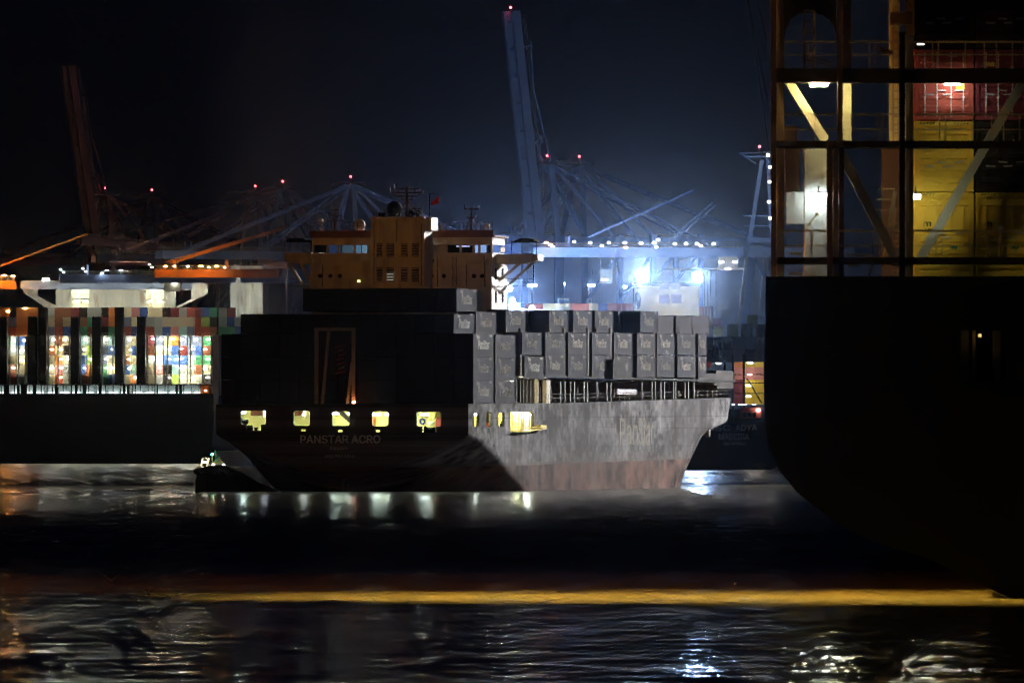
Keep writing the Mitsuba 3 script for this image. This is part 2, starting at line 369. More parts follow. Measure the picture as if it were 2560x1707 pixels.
for u, v0, w, h in [(620, 1072, 1.0, 1.6), (612, 1054, 0.8, 0.9), (1072, 1076, 1.1, 1.3)]:      # winch heads and bollards against the light
    x, z = aft(u, v0, 1.1)
    obj('mooring_winch', MB().tube((x - w / 2, 1.2, z), (x + w / 2, 1.2, z), h * 0.3, n=12).tube((x - w / 2, 1.2, z), (x - w / 2 + 0.12, 1.2, z), h * 0.45, n=12).box(x - 0.2, x + 0.2, 1.0, 1.4, 7.2, z), 'black_hull', SHIP, PF, smooth=30)
for u in (615, 640, 1066, 1085):
    x, _ = aft(u, 1070, 1.0)
    obj('bollard', MB().tube((x, 1.0, 7.2), (x, 1.0, 8.0), 0.2, n=10), 'black_hull', SHIP, PF, smooth=30)
x0, z0 = aft(846, 1031, 5); x1, z1 = aft(874, 1056, 5)
st = MB().bar((x0, 5, z0 + 0.3), (x1 + 0.3, 5, z1), 0.08, 0.5)
for i in range(8):
    t_ = i / 7
    st.box(x0 + (x1 - x0) * t_ - 0.15, x0 + (x1 - x0) * t_ + 0.15, 4.9, 5.2, z0 + (z1 - z0) * t_, z0 + (z1 - z0) * t_ + 0.06)
obj('stair', st, 'dark_steel', SHIP, PF)
for u, v0, r, m in [(1056, 1053, 0.3, 'jacket_navy'), (1076, 1058, 0.22, 'letter_white')]:
    x, z = aft(u, v0, 6.1)
    obj('lifebuoy', (np.asarray((t_ := trimesh.creation.torus(r, 0.11, major_sections=16, minor_sections=8)).vertices) @ np.array([[1, 0, 0], [0, 0, 1], [0, -1, 0]]) + [x, 6.1, z], t_.faces), m, SHIP, PF)
for u0, u1, v0, v1, m in [(930, 938, 1042, 1064, 'box_orange'), (1090, 1102, 1044, 1066, 'box_red'), (738, 760, 1028, 1039, 'box_brown'), (627, 657, 1026, 1039, 'box_brown')]:
    (x0, z1), (x1, z0) = aft(u0, v0, 5.9), aft(u1, v1, 5.9)
    obj('locker', MB().box(x0, x1, 5.8, 6.2, z0, z1), m, SHIP, PF)
lad = MB()
for u in (1277, 1283, 1290, 1297, 1305, 1310, 1326):      # the pilot-ladder cage in the big side opening
    y, _ = side(u, 1050, 15.8)
    lad.box(15.65, 15.78, y - 0.22, y + 0.22, 7.25, 10.3)
for z in np.arange(7.6, 10.2, 0.42):
    y0, _ = side(1274, 1050, 15.8); y1, _ = side(1310, 1050, 15.8)
    lad.box(15.6, 15.66, y0, y1, z, z + 0.1)
obj('boarding_cage', lad, 'yellow_paint', SHIP, PF)
y0, z0 = side(1285, 1079, 16.3); y1, z1 = side(1353, 1072, 16.3)
gw = MB().bar((16.6, y0, z0), (16.6, y1, z1), 0.8, 0.12).bar((16.95, y0, z0 + 0.45), (16.95, y1, z1 + 0.3), 0.06)
for i in range(12):
    q = np.array([16.95, y0, z0]) * (1 - i / 11) + np.array([16.95, y1, z1]) * i / 11
    gw.bar(q, q + [0, 0, 0.42], 0.06)
gw.box(16.12, 17.0, y1 - 3.5, y1, z1 + 0.1, z1 + 0.5)
obj('gangway', gw, 'yellow_paint', SHIP, PF)

def stern_text(s, u0, u1, v0, v1, name, bold=False, mat='letter_white'):
    (x0, z0), (x1, z1) = aft(u0, v1, 0), aft(u1, v0, 0)
    obj(name, MB().text(s, z1 - z0, (x0, -0.01, z0), (1, 0, 0), (0, 0, 1), x1 - x0, bold), mat, SHIP, PF)
stern_text('PANSTAR ACRO', 751, 951, 1088, 1107, 'name_lettering', True)
stern_text('PANAMA', 825, 870, 1116, 1124.5, 'port_lettering')
stern_text('IMO 9577312', 812, 886, 1136, 1143.5, 'number_lettering')
(y0, z0), (y1, z1) = side(1549, 1110, HB), side(1633, 1046, HB)
lg = MB()
lg.text('Pan', z1 - z0, (HB + 0.01, y0, z0), (0, 1, 0), (0, 0, 1), (y1 - y0) * 0.53)
lg.text('Star', z1 - z0, (HB + 0.01, y0 + (y1 - y0) * 0.55, z0), (0, 1, 0), (0, 0, 1), (y1 - y0) * 0.45)
obj('side_lettering', lg, 'letter_dull', SHIP, PF)
(y0, z0) = side(1746, 1077, 14.5)
an = MB()
yy, zz = side(1743, 1079, 14.0)
an.tube((half_breadth(yy, zz) - 0.2, yy, zz), (half_breadth(yy, zz) + 0.35, yy, zz), 0.75, n=14)
obj('anchor_pipe', an, 'rust_steel', SHIP, PF)

# deck fittings: coaming stanchions along the starboard side, rails, gantry frame
def posts(us, X, v0, v1, w, name, mat, depth=0.25):
    for u in us:
        y, z1 = side(u, v0, X); _, z0 = side(u, v1, X)
        obj(name, MB().box(X - depth, X + depth, y - w, y + w, deck_z(y) + 0.005, z1), mat, SHIP, PF)
posts([1397, 1408, 1422, 1432, 1456, 1464, 1488, 1513, 1523, 1601, 1626, 1634, 1648, 1657, 1679, 1685, 1708, 1717, 1731], 15.7, 954, 1003, 0.3, 'stanchion', 'stanchion_grey')
posts([1366], 15.6, 950, 1008, 1.2, 'stanchion', 'buff_steel')
co = MB().box(12.6, 13.2, 46, 176, 11.3, 14.4)
for y in np.arange(47, 176, 3.4):
    co.box(13.2, 13.9, y, y + 0.3, 11.3, 14.0)
obj('hatch_coaming', co, 'rust_steel', SHIP, PF)
be = MB().box(15.2, 16.05, 46, 176, 14.45, 14.75).box(12.5, 15.2, 46, 176, 14.5, 14.7)
obj('walkway', be, 'black_hull', SHIP, PF)
ra = MB()
for z in (0.55, 1.05):
    ra.bar((15.95, 47, 11.2 + z), (15.95, 120, 11.8 + z), 0.06).bar((15.95, 120, 11.8 + z), (15.2, 176, 12.3 + z), 0.06)
for y in np.arange(47, 176, 2.2):
    x_ = 15.95 - max(0, y - 120) * 0.0134
    ra.bar((x_, y, deck_z(y)), (x_, y, deck_z(y) + 1.1), 0.06)
obj('deck_rail', ra, 'dark_steel', SHIP, PF)
(y0, z1), (y1, z0) = side(1544, 972, 16.0), side(1592, 987, 16.0)
lr = MB()
for i in range(4):
    zz = z0 + (z1 - z0) * (i + 0.5) / 4
    lr.tube((15.9, y0, zz), (15.9, y1, zz), (z1 - z0) / 9, n=10)
obj('life_raft_rack', lr, 'letter_white', SHIP, PF, smooth=30)
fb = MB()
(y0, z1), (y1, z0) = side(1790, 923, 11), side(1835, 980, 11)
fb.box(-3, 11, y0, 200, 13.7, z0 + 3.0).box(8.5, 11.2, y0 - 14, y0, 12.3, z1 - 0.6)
obj('breakwater', fb, 'dark_steel', SHIP, PF)  # dark paint stands in for the shade on its aft side

def local_box(name, mat, X0, X1, Y0, Y1, Z0, Z1):
    return obj(name, MB().box(X0, X1, Y0, Y1, Z0, Z1), mat, SHIP, PF)
# starboard lit recess below the outboard boxes
(y0, z1), (y1, z0) = side(1288, 955, 14), side(1350, 1010, 14)
rc = MB().box(10.8, 11.0, 30.5, 47, 11.1, 14.3).box(11.0, 16.0, 30.5, 47, 14.32, 14.5)
obj('recess_wall', rc, 'beige_paint', SHIP, PF)
for Y in (31.0, 33.3, 35.2, 37.4, 39.6, 41.8, 44.2):
    obj('recess_post', MB().box(15.2, 15.6, Y, Y + 0.45, 11.1, 14.3), 'buff_steel' if Y > 43 else 'dark_steel', SHIP, PF)
for Y, Z in ((34.5, 13.4), (39.4, 13.2), (44, 13.7)):
    obj('recess_lamp', MB().box(12.2, 12.5, Y - 0.7, Y + 0.7, Z - 0.45, Z + 0.45), 'lamp_body', SHIP, PF, emit=(36, 34, 24), weight=0.8)

# the accommodation block
YA = 34.0
def aft_rect(mb, u0, v0, u1, v1, Y, d):
    (x0, z1), (x1, z0) = aft(u0, v0, Y), aft(u1, v1, Y)
    return mb.box(x0, x1, Y, Y + d, z0, z1), (x0, x1, z0, z1)
ac = MB()
XL, XR = aft(778, 660, YA)[0], aft(1229, 660, YA)[0]
Zt = aft(1000, 662, YA)[1]
ac.box(XL, XR, YA, 43.5, 11.0, Zt)
obj('accommodation', ac, 'white_steel', SHIP, PF)
for v0 in (640, 693, 733, 783):                                   # scuttles and deck seams of the lit side
    pass
for (u, v0) in [(1239, 685), (1256, 685), (1239, 742), (1256, 742), (1256, 800), (1239, 800)]:
    y, z = side(u, v0, XR)
    obj('side_window', MB().slab(sbox(-0.55, -0.75, 0.55, 0.75).buffer(-0.35).buffer(0.35), (XR + 0.02, y, z), (0, 1, 0), (0, 0, 1), (0.03, 0, 0)), 'window_glass', SHIP, PF)
sm = MB()
for v0 in (694, 717, 775, 815):
    _, z = side(1250, v0, XR)
    sm.box(XR, XR + 0.06, YA, 43.5, z - 0.05, z + 0.05)
obj('deck_seam', sm, 'dark_steel', SHIP, PF)
# engine casing and funnel, standing aft of the bridge
ca, (cx0, cx1, cz0, cz1) = aft_rect(MB(), 927, 543, 1061, 720, 29.0, 4.9)
obj('funnel_casing', ca, 'white_steel', SHIP, PF)
fr = MB(); aft_rect(fr, 1061.5, 543, 1078, 576, 30, 4)
obj('funnel_side', fr, 'white_steel', SHIP, PF)
lv, _ = aft_rect(MB(), 877, 652, 927, 717, 31.0, 2.9)
obj('casing_annex', lv, 'white_steel', SHIP, PF)
for row, (v0, v1) in enumerate([(608, 642), (669, 704)]):
    for u0, u1 in [(942, 956), (967, 985), (1003, 1019), (1030, 1047)]:
        (x0, z1), (x1, z0) = aft(u0, v0, 29), aft(u1, v1, 29)
        key = obj('louvre', MB().box(x0, x1, 28.9, 28.97, z0, z1), 'dark_steel', SHIP, PF)
        sl = MB()
        for i in range(5):
            z = z0 + (z1 - z0) * (i + 0.5) / 5
            sl.box(x0 + 0.05, x1 - 0.05, 28.78, 28.9, z - 0.05, z + 0.05)
        obj('slat', sl, 'white_steel', key, PF)
        if row and u0 == 967:
            for i in (2, 3, 4):
                z = z1 - (z1 - z0) * (i + 0.35) / 5
                obj('lit_slit', MB().box(x0 + 0.05, x1 - 0.05, 28.84, 28.86, z - 0.05, z + 0.05), 'lamp_body', key, PF, emit=(0.8, 0.9, 0.7), weight=0.02)
x0, z0 = aft(894, 706, 31)
obj('exit_lamp', MB().box(x0, x0 + 0.35, 30.85, 30.98, z0, z0 + 0.3), 'lamp_body', SHIP, PF, emit=(1.6, 2.0, 0.7), weight=0.05)
# bridge deck with windows, wings and braces
YB = 36.0
(bx0, bz1), (bx1, bz0) = aft(780, 577, YB), aft(1231, 662, YB)
zf = aft(1000, 632, YB)[1]; zs = aft(1000, 612, YB)[1]; ze = aft(1000, 594, YB)[1]
br = MB().box(bx0 + 0.5, bx1 - 0.5, YB + 0.6, 43, Zt, zf).box(bx0, bx1, YB, 43.5, zf - 2.0, zf - 0.02).box(bx0, bx1, YB, 43.5, zs, ze)
for u in (782, 818, 846, 886, 924, 1063, 1111, 1151, 1184, 1198, 1229):
    x, _ = aft(u, 620, YB)
    br.box(x - 0.14, x + 0.14, YB, YB + 0.25, zf, zs)
br.box(bx0 + 1, bx1 - 1, YB + 3.2, YB + 3.4, zf, zs).box(bx0, bx0 + 0.2, YB, 43.5, zf, zf + 0.2)
obj('bridge', br, 'white_steel', SHIP, PF)
obj('bridge_roof', MB().box(bx0 - 0.4, bx1 + 0.4, YB - 0.5, 44, ze, ze + 0.25).box(bx0 - 0.2, bx1 + 0.2, YB - 0.4, YB - 0.25, ze + 0.25, bz1), 'deck_red', SHIP, PF)
for u0, u1, e in [(784, 818, None), (819, 852, (0.012, 0.025, 0.06)), (856, 884, (0.035, 0.065, 0.09)), (889, 903, (0.06, 0.13, 0.2)), (905, 918, (0.1, 0.18, 0.25)), (1120, 1150, None), (1152, 1183, None), (1186, 1216, (0.22, 0.36, 0.7)), (1218, 1228, None)]:
    (x0, z1), (x1, z0) = aft(u0, 613, YB + 0.3), aft(u1, 632.5, YB + 0.3)
    m = MB().box(x0, x1, YB + 0.3, YB + 0.33, z0, z1)
    obj('bridge_window', m, 'window_glass', SHIP, PF, emit=e, weight=0.03)
for u0, u1 in [(1141, 1148), (1153, 1168), (1169, 1174)]:
    (x0, z1), (x1, z0) = aft(u0, 614.5, YB + 0.27), aft(u1, 617.5, YB + 0.27)
    obj('bridge_lamp', MB().box(x0, x1, YB + 0.24, YB + 0.28, z0, z1), 'lamp_body', SHIP, PF, emit=(0.5, 0.6, 1.0), weight=0.02)
y0, z1 = side(1251, 618, bx1); y1, z0 = side(1261, 631, bx1)
obj('bridge_window', MB().box(bx1 + 0.02, bx1 + 0.05, y0, y1, z0, z1), 'window_glass', SHIP, PF, emit=(0.9, 0.7, 0.6), weight=0.03)
for s, ut, ur, va in ((-1, 709, 778, 632), (1, 1344, 1229, 635)):
    YW = 38.5
    (xt, zt), (xr, zb) = aft(ut, va, YW), aft(ur, 660, YW)
    wg = MB()
    pl = Polygon([(xr, zt), (xt, zt), (xt, zb + 0.4), (xt - s * 2.2, zb), (xr, zb)])
    wg.slab(pl, (0, YW, 0), (1, 0, 0), (0, 0, 1), (0, 3.6, 0))
    obj('bridge_wing', wg, 'white_steel', SHIP, PF)
    bc = MB()
    for o in (0, 1.0):
        bc.bar((xt - s * (0.6 + 1.6 * o), YW + 0.3, zb + 0.2), (xr + s * 0.05, YW + 0.3, zb - 3.6 - (0.9 - 1.7 * o) ), 0.25, 0.35)
    bc.bar((xr, YW + 0.3, zb - 4.6), (xr, YW + 0.3, zb), 0.3)
    obj('wing_brace', bc, 'white_steel', SHIP, PF)
    rl = MB()
    for dz in (0.4, 0.85, 1.3):
        rl.bar((xr, YW - 0.2, zb - 3.2 + dz), (xt - s * 0.5, YW - 0.2, zb - 3.2 + dz), 0.05)
    rl.bar((xt - s * 0.5, YW - 0.2, zb - 2.9), (xt - s * 0.5, YW - 0.2, zb), 0.1)
    obj('wing_rail', rl, 'dark_steel', SHIP, PF)
    aw = MB()
    (xa, za), (xb, _) = aft(711 if s < 0 else 1341, 601, YW), aft(778 if s < 0 else 1278, 601, YW)
    aw.slab(Polygon([(xa, za - 0.2), (xb, za - 0.25), (xb - s * -1.2, za + 0.3), (xa - s * 0.6, za + 0.25)]), (0, YW, 0), (1, 0, 0), (0, 0, 1), (0, 3.0, 0))
    for x in (xa, xb):
        aw.bar((x, YW + 0.1, zt), (x, YW + 0.1, za), 0.08)
    obj('wing_awning', aw, 'black_hull', SHIP, PF)
def rail_aft(u0, u1, v, Y, n):
    (xa, za), (xb, _) = aft(u0, v, Y), aft(u1, v, Y)
    m = MB()
    for dz in (0.5, 1.0):
        m.bar((xa, Y, za + dz), (xb, Y, za + dz), 0.05)
    for i in range(n + 1):
        x = xa + (xb - xa) * i / n
        m.bar((x, Y, za), (x, Y, za + 1.0), 0.05)
    return m
obj('roof_rail', rail_aft(776, 926, 576, YB - 0.2, 14), 'dark_steel', SHIP, PF)
obj('roof_rail', rail_aft(1064, 1232, 576, YB - 0.2, 16), 'dark_steel', SHIP, PF)
obj('casing_rail', rail_aft(930, 1058, 543, 29.1, 12), 'dark_steel', SHIP, PF)
for u0, v0, v1, Y, w in [(1094, 640, 716, YA - 0.12, 0.14), (1166, 662, 716, YA - 0.12, 0.1), (1212, 640, 716, YA - 0.12, 0.16), (806, 664, 716, YA - 0.12, 0.12), (992, 548, 606, 28.9, 0.12), (935, 560, 714, 28.9, 0.1), (1054, 560, 714, 28.9, 0.1)]:
    (xa, za), (_, zb) = aft(u0, v0, Y), aft(u0, v1, Y)
    obj('drain_pipe', MB().tube((xa, Y, zb), (xa, Y, za), w / 2, n=6), 'rust_steel', SHIP, PF)
(xa, za), (xb, zb) = aft(1132, 642, YA - 0.3), aft(1141, 716, YA - 0.3)
m = MB().bar((xa, YA - 0.3, zb), (xa, YA - 0.3, za), 0.06).bar((xb, YA - 0.3, zb), (xb, YA - 0.3, za), 0.06)
for z in np.arange(zb, za, 0.35):
    m.bar((xa, YA - 0.3, z), (xb, YA - 0.3, z), 0.04)
obj('ladder', m, 'dark_steel', SHIP, PF)
for u0, v0 in [(1080, 690), (1110, 690), (1185, 690), (1205, 690), (1080, 652), (800, 690), (826, 690), (850, 690)]:
    x, z = aft(u0, v0, YA)
    obj('scuttle', MB().slab(shapely.geometry.Point(0, 0).buffer(0.28, 10), (x, YA - 0.01, z), (1, 0, 0), (0, 0, 1), (0, -0.05, 0)), 'window_glass', SHIP, PF)
(xa, za), (xb, zb) = aft(1112, 634, YB), aft(1210, 652, YB)
obj('bridge_balcony', MB().box(xa, xb, YB - 0.6, YB, zb, zb + 0.2).box(xa, xb, YB - 0.6, YB - 0.5, zb + 0.2, zb + 0.9), 'white_steel', SHIP, PF)
# radar mast, aerials, domes, flag
def mast(u, v0, v1, Y, arms, w=0.28, name='signal_mast', mat='rust_steel'):
    (x, z0), (_, z1) = aft(u, v1, Y), aft(u, v0, Y)
    m = MB().tube((x, Y, z0), (x, Y, z1), w, w * 0.5)
    for va, ul, ur in arms:
        (xl, za), (xr_, _) = aft(ul, va, Y), aft(ur, va, Y)
        m.bar((xl, Y, za), (xr_, Y, za), 0.14)
        n_ = max(2, int((xr_ - xl) / 0.9))
        for i in range(n_ + 1):
            xx = xl + (xr_ - xl) * i / n_
            m.bar((xx, Y, za), (xx, Y, za + 0.28 + 0.3 * ((i * 7) % 3 == 0)), 0.1)
    return m, x, z0, z1
m, x, z0, z1 = mast(1017, 466, 542, 31, [(473, 986, 1048), (482, 976, 1057), (499, 1005, 1032), (523, 1000, 1055)], 0.22)
za = aft(1017, 500, 31)[1]
for s in (-1.5, 1.9):
    m.bar((x + s, 31, z0), (x, 31, za), 0.12)
za = aft(1017, 483, 31)[1]
m.bar((x - 2, 31, za), (x - 1.2, 31, za - 0.45), 0.12).bar((x + 2, 31, za), (x + 1.2, 31, za - 0.45), 0.12).bar((x - 1.2, 31, za - 0.4), (x + 1.2, 31, za - 0.4), 0.14)
obj('radar_mast', m, 'rust_steel', SHIP, PF)
m, x, z0, z1 = mast(838, 522, 577, 37, [(525, 829, 848), (540, 822, 855), (552, 818, 858)], 0.2)
obj('signal_mast', m, 'rust_steel', SHIP, PF)
m, x, z0, z1 = mast(1178, 523, 577, 37, [(523, 1161, 1196), (545, 1168, 1188)], 0.14)
for s in (-0.7, 0.7):
    m.bar((x + s, 37, z0), (x, 37, z1 - 0.8), 0.1)
obj('signal_mast', m, 'rust_steel', SHIP, PF)
for u, v0, r, mt in [(986, 522, 0.98, 'black_hull'), (899, 562, 0.74, 'white_steel'), (802, 551, 0.3, 'white_steel'), (1218, 566, 0.36, 'white_steel'), (950, 536, 0.28, 'black_hull'), (960, 537, 0.3, 'black_hull'), (1027, 534, 0.48, 'black_hull'), (1046, 534, 0.42, 'black_hull'), (1104, 562, 0.16, 'white_steel'), (1119, 569, 0.16, 'white_steel')]:
    x, z = aft(u, v0, 32 if v0 < 545 else 37)
    y = 32 if v0 < 545 else 37
    d = MB().ball((x, y, z), r, 2).tube((x, y, z - r * 1.0 if r > 0.25 else aft(u, 577, y)[1]), (x, y, z), r * 0.8 if r > 0.25 else 0.06, n=14)
    if v0 in (551, 566, 562) and r < 0.5:
        d.tube((x, y, aft(u, 577, y)[1]), (x, y, z), 0.1)
    obj('radome', d, mt, SHIP, PF, smooth=40)
(x, z0), (_, z1) = aft(1074, 543, 31.5), aft(1074, 484, 31.5)
fp = MB().tube((x, 31.5, z0), (x, 31.5, z1), 0.07).bar((x, 31.5, z1), (x + 0.85, 31.5, z1), 0.06)
obj('flagpole', fp, 'dark_steel', SHIP, PF)
tt = np.linspace(0, 1, 9)
fv = np.vstack([np.stack([x + 0.15 + tt * 1.1, 31.5 + 0.15 * np.sin(tt * 7), aft(1074, 510, 31.5)[1] + 0.55 * tt + s * (0.18 + 0.24 * tt ** 0.7)], 1) for s in (-1, 1)])
fm = [[i, i + 1, i + 10] for i in range(8)] + [[i, i + 10, i + 9] for i in range(8)]
obj('flag', (np.vstack([fv, fv + [0, 0.03, 0]]), np.vstack([fm, np.asarray(fm)[:, ::-1] + 18])), 'flag_red', SHIP, PF)
# cargo gantry frame standing before the stern stack, and the stern light
gf = MB()
for u0, v0, u1, v1, w in [(791, 823, 791, 1011, 0.45), (884, 823, 884, 1011, 0.45), (786, 823, 889, 823, 0.35), (822, 826, 806, 1011, 0.35), (880, 906, 869, 1011, 0.35)]:
    (xa, za), (xb, zb) = aft(u0, v0, 1.4), aft(u1, v1, 1.4)
    gf.bar((xa, 1.4, za), (xb, 1.4, zb), w, 0.3, up=(0, 1, 0))
obj('stern_frame', gf, 'buff_steel', SHIP, PF)
pg = MB()
for i in range(7):
    (xa, za), (xb, zb) = aft(838 + 4 * (i % 3), 868 + i * 11, 1.7), aft(862 - 3 * (i % 2), 862 + i * 11, 1.7)
    pg.bar((xa, 1.7, za), (xb, 1.7, zb), 0.22)
obj('frame_pipework', pg, 'box_red', SHIP, PF)
x, z = aft(885, 1005, 0.5)
obj('stern_lamp', MB().ball((x, 0.5, z), 0.17, 2), 'lamp_body', SHIP, PF, emit=(40, 14, 7), weight=0.6)
obj('stern_rail', (lambda m: [m.bar((-15.8, 0.3, 10.9 + dz), (15.8, 0.3, 10.9 + dz), 0.05) for dz in (0.5, 1.0)] and [m.bar((x_, 0.3, 10.85), (x_, 0.3, 11.9), 0.05) for x_ in np.arange(-15.8, 15.9, 1.6)] and m)(MB()), 'dark_steel', SHIP, PF)

# ---------------------------------------------------------------- shipping containers
def box_mesh(L, W, Hh):
    """A container: walls set back between proud corner posts and rails, standing on z = 0, lengthwise along y."""
    m = MB().box(-W / 2 + 0.05, W / 2 - 0.05, -L / 2 + 0.05, L / 2 - 0.05, 0.06, Hh - 0.03)
    for sx in (-1, 1):
        a, b = (sx * W / 2, sx * (W / 2 - 0.16))
        for sy in (-1, 1):
            c, d = (sy * L / 2, sy * (L / 2 - 0.16))
            m.box(min(a, b), max(a, b), min(c, d), max(c, d), 0, Hh)
        m.box(min(a, b), max(a, b), -L / 2 + 0.16, L / 2 - 0.16, 0.01, 0.17).box(min(a, b), max(a, b), -L / 2 + 0.16, L / 2 - 0.16, Hh - 0.12, Hh - 0.01)
    for sy in (-1, 1):
        c, d = (sy * L / 2, sy * (L / 2 - 0.16))
        m.box(-W / 2 + 0.16, W / 2 - 0.16, min(c, d), max(c, d), 0.01, 0.17).box(-W / 2 + 0.16, W / 2 - 0.16, min(c, d), max(c, d), Hh - 0.14, Hh - 0.01)
    return m.get()
BOX_PLY = {k: mikit.ply(box_mesh(*k)) for k in ((12.19, 2.44, 2.88), (12.19, 2.44, 2.44), (6.06, 2.44, 2.88))}
def container(base, mat, label, group, rz=0.0, size=(12.19, 2.44, 2.88)):
    key = thing('shipping_container', label, 'shipping container', group)
    scene[key] = {**BOX_PLY[size], 'bsdf': {'type': 'ref', 'id': 'box_' + mat}, 'to_world': T4().translate([float(c) for c in base]).rotate([0, 0, 1], math.degrees(rz))}
    return key
ORD = ['first', 'second', 'third', 'fourth', 'fifth', 'sixth', 'seventh', 'eighth', 'ninth', 'tenth', 'eleventh', 'twelfth', 'thirteenth', 'fourteenth', 'fifteenth', 'sixteenth', 'seventeenth', 'eighteenth', 'nineteenth', 'twentieth'] + [f'{n}th' for n in range(21, 40)]

BASE = 10.98
TIER = 2.9
def on_ship(X, Y, Z):
    return PF[0] @ np.array([X, Y, Z]) + PF[1]
logo = MB().text('PanStar', 1.05, (0, 0, 0), (0, 1, 0), (0, 0, 1), 6.4, True).get()
star = MB()
for i in range(4):
    a = math.radians(100 + i * 40)
    star.slab([(0, 0), (0.35, 0.14), (0.9, 0.6), (0.2, 0.4)], (0, -3.2 + i * 0.25, 0.9 + i * 0.12), (0, math.cos(a) * 1.3, math.sin(a) * 0.8), (0, -math.sin(a) * 1.3, math.cos(a) * 0.8), (0.02, 0, 0))
LOGO = {'lettering': mikit.ply((logo[0] + [0, -3.0, -0.5], logo[1])), 'emblem': mikit.ply(star.get()), 'code_marking': mikit.ply(MB().box(0, 0.03, 3.6, 5.0, 1.05, 1.3).get())}
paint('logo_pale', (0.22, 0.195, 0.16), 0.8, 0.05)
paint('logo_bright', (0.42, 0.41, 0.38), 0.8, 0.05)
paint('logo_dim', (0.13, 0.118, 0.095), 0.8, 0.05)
paint('box_star', (0.033, 0.036, 0.048), 0.85, 0.04)
paint('box_star_worn', (0.043, 0.041, 0.05), 0.85, 0.04)
rs = random.Random(3)
def star_box(X, Y, tier, label, group='dark blue-grey containers with their long starboard side to the light', lit=None, size=(12.19, 2.44, 2.88), z=None):
    Z = BASE + TIER * tier if z is None else z
    k = container(on_ship(X, Y, Z), rs.choice(['star', 'star', 'star_worn']), label, group, -TH, size)
    p = on_ship(X + 1.19, Y, Z + size[2] * 0.52)
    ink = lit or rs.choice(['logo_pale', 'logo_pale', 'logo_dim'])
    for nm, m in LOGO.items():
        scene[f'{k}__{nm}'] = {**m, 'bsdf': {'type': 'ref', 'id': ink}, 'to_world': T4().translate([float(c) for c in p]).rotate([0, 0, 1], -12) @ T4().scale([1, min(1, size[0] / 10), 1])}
    return k
YC1, YC2 = side(1209, 900, HB)[0], side(1263.5, 900, HB)[0]
XO = HB - 1.22
for t in range(3):
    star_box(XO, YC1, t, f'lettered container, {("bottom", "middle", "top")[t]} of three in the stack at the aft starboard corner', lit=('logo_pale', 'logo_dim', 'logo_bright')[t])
    star_box(XO, YC2, t, f'lettered container, {("bottom", "middle", "top")[t]} of three, next forward of the aft corner stack')
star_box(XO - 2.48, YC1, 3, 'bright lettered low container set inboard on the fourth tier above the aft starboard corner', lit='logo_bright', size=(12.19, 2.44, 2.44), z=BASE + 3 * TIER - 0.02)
star_box(XO - 2.48, YC2, 3, 'lettered container set inboard on the fourth tier beside the white side of the accommodation')
star_box(XO - 4.96, YC2, 4, 'lettered container on the fifth tier, highest of the lettered ones below the bridge')
# dark stern stack across the beam: (stack, tiers)
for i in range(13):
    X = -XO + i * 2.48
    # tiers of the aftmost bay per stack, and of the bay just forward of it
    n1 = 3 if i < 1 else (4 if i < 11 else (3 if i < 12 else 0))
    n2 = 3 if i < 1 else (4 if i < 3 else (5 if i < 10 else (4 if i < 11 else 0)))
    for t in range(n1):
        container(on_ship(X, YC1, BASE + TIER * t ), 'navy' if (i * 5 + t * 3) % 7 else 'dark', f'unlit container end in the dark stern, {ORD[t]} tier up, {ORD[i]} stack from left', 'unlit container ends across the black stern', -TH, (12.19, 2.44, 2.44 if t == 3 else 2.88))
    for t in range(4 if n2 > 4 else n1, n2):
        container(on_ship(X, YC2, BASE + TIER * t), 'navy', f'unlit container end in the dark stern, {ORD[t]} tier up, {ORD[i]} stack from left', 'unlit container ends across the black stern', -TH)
# the forward bays
FWD = [(1388, 46), (1444, 47), (1503.5, 45), (1558, 42), (1615, 42), (1664.5, 41), (1718, 40), (1759, 30)]
for j, (u, w) in enumerate(FWD):
    Y, Z = side(u, 915, HB)
    for t, (va, nm) in enumerate([(943, 'lower'), (887.5, 'upper')]):
        _, z = side(u, va, HB)
        size = (12.19, 2.44, 2.88) if j < 7 else (6.06, 2.44, 2.88)
        k = star_box(XO if j < 6 else XO - 0.15, Y, t, f'lettered container, {nm} outboard row forward of the bridge, {ORD[j]} bay', z=z, size=size)
Y, _ = side(1330, 915, HB)
_, z = side(1330, 887.5, HB)
star_box(XO, Y, 1, 'lettered container outboard beside the accommodation, above the lit recess', z=z)
_, z = side(1330, 947, HB)
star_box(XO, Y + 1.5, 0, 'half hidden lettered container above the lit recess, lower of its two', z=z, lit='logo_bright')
for j, (u, w) in enumerate([(1290, 46), (1398, 46), (1457.5, 46), (1511, 43), (1624, 46)]):
    Y, z = side(u, 831.5, HB - 2.44)
    star_box(XO - 2.48, Y, 2, f'lettered container on the upper inboard tier forward, {ORD[j]} from the white side wall', z=z)
for j, (u, nm) in enumerate([(1345, 'between the first and second lettered ones'), (1570, 'between the fourth and fifth lettered ones')]):
    Y, z = side(u, 831.5, HB - 4.88)
    container(on_ship(XO - 4.96, Y, z), 'navy', f'unlit dark container in the upper tier, {nm}', 'unlit dark containers of the forward upper tier', -TH)
    Y2, _ = side(u + 28, 831.5, HB - 4.88)
for j, u in enumerate([1663, 1712, 1752]):
    Y, z = side(u, 834, HB - 2.44)
    container(on_ship(XO - 2.48, Y, z), 'star_worn', f'plain grey low container topping the forward stack, {ORD[j]} of three towards the bow', 'plain low containers towards the bow', -TH, (12.19, 2.44, 2.44))
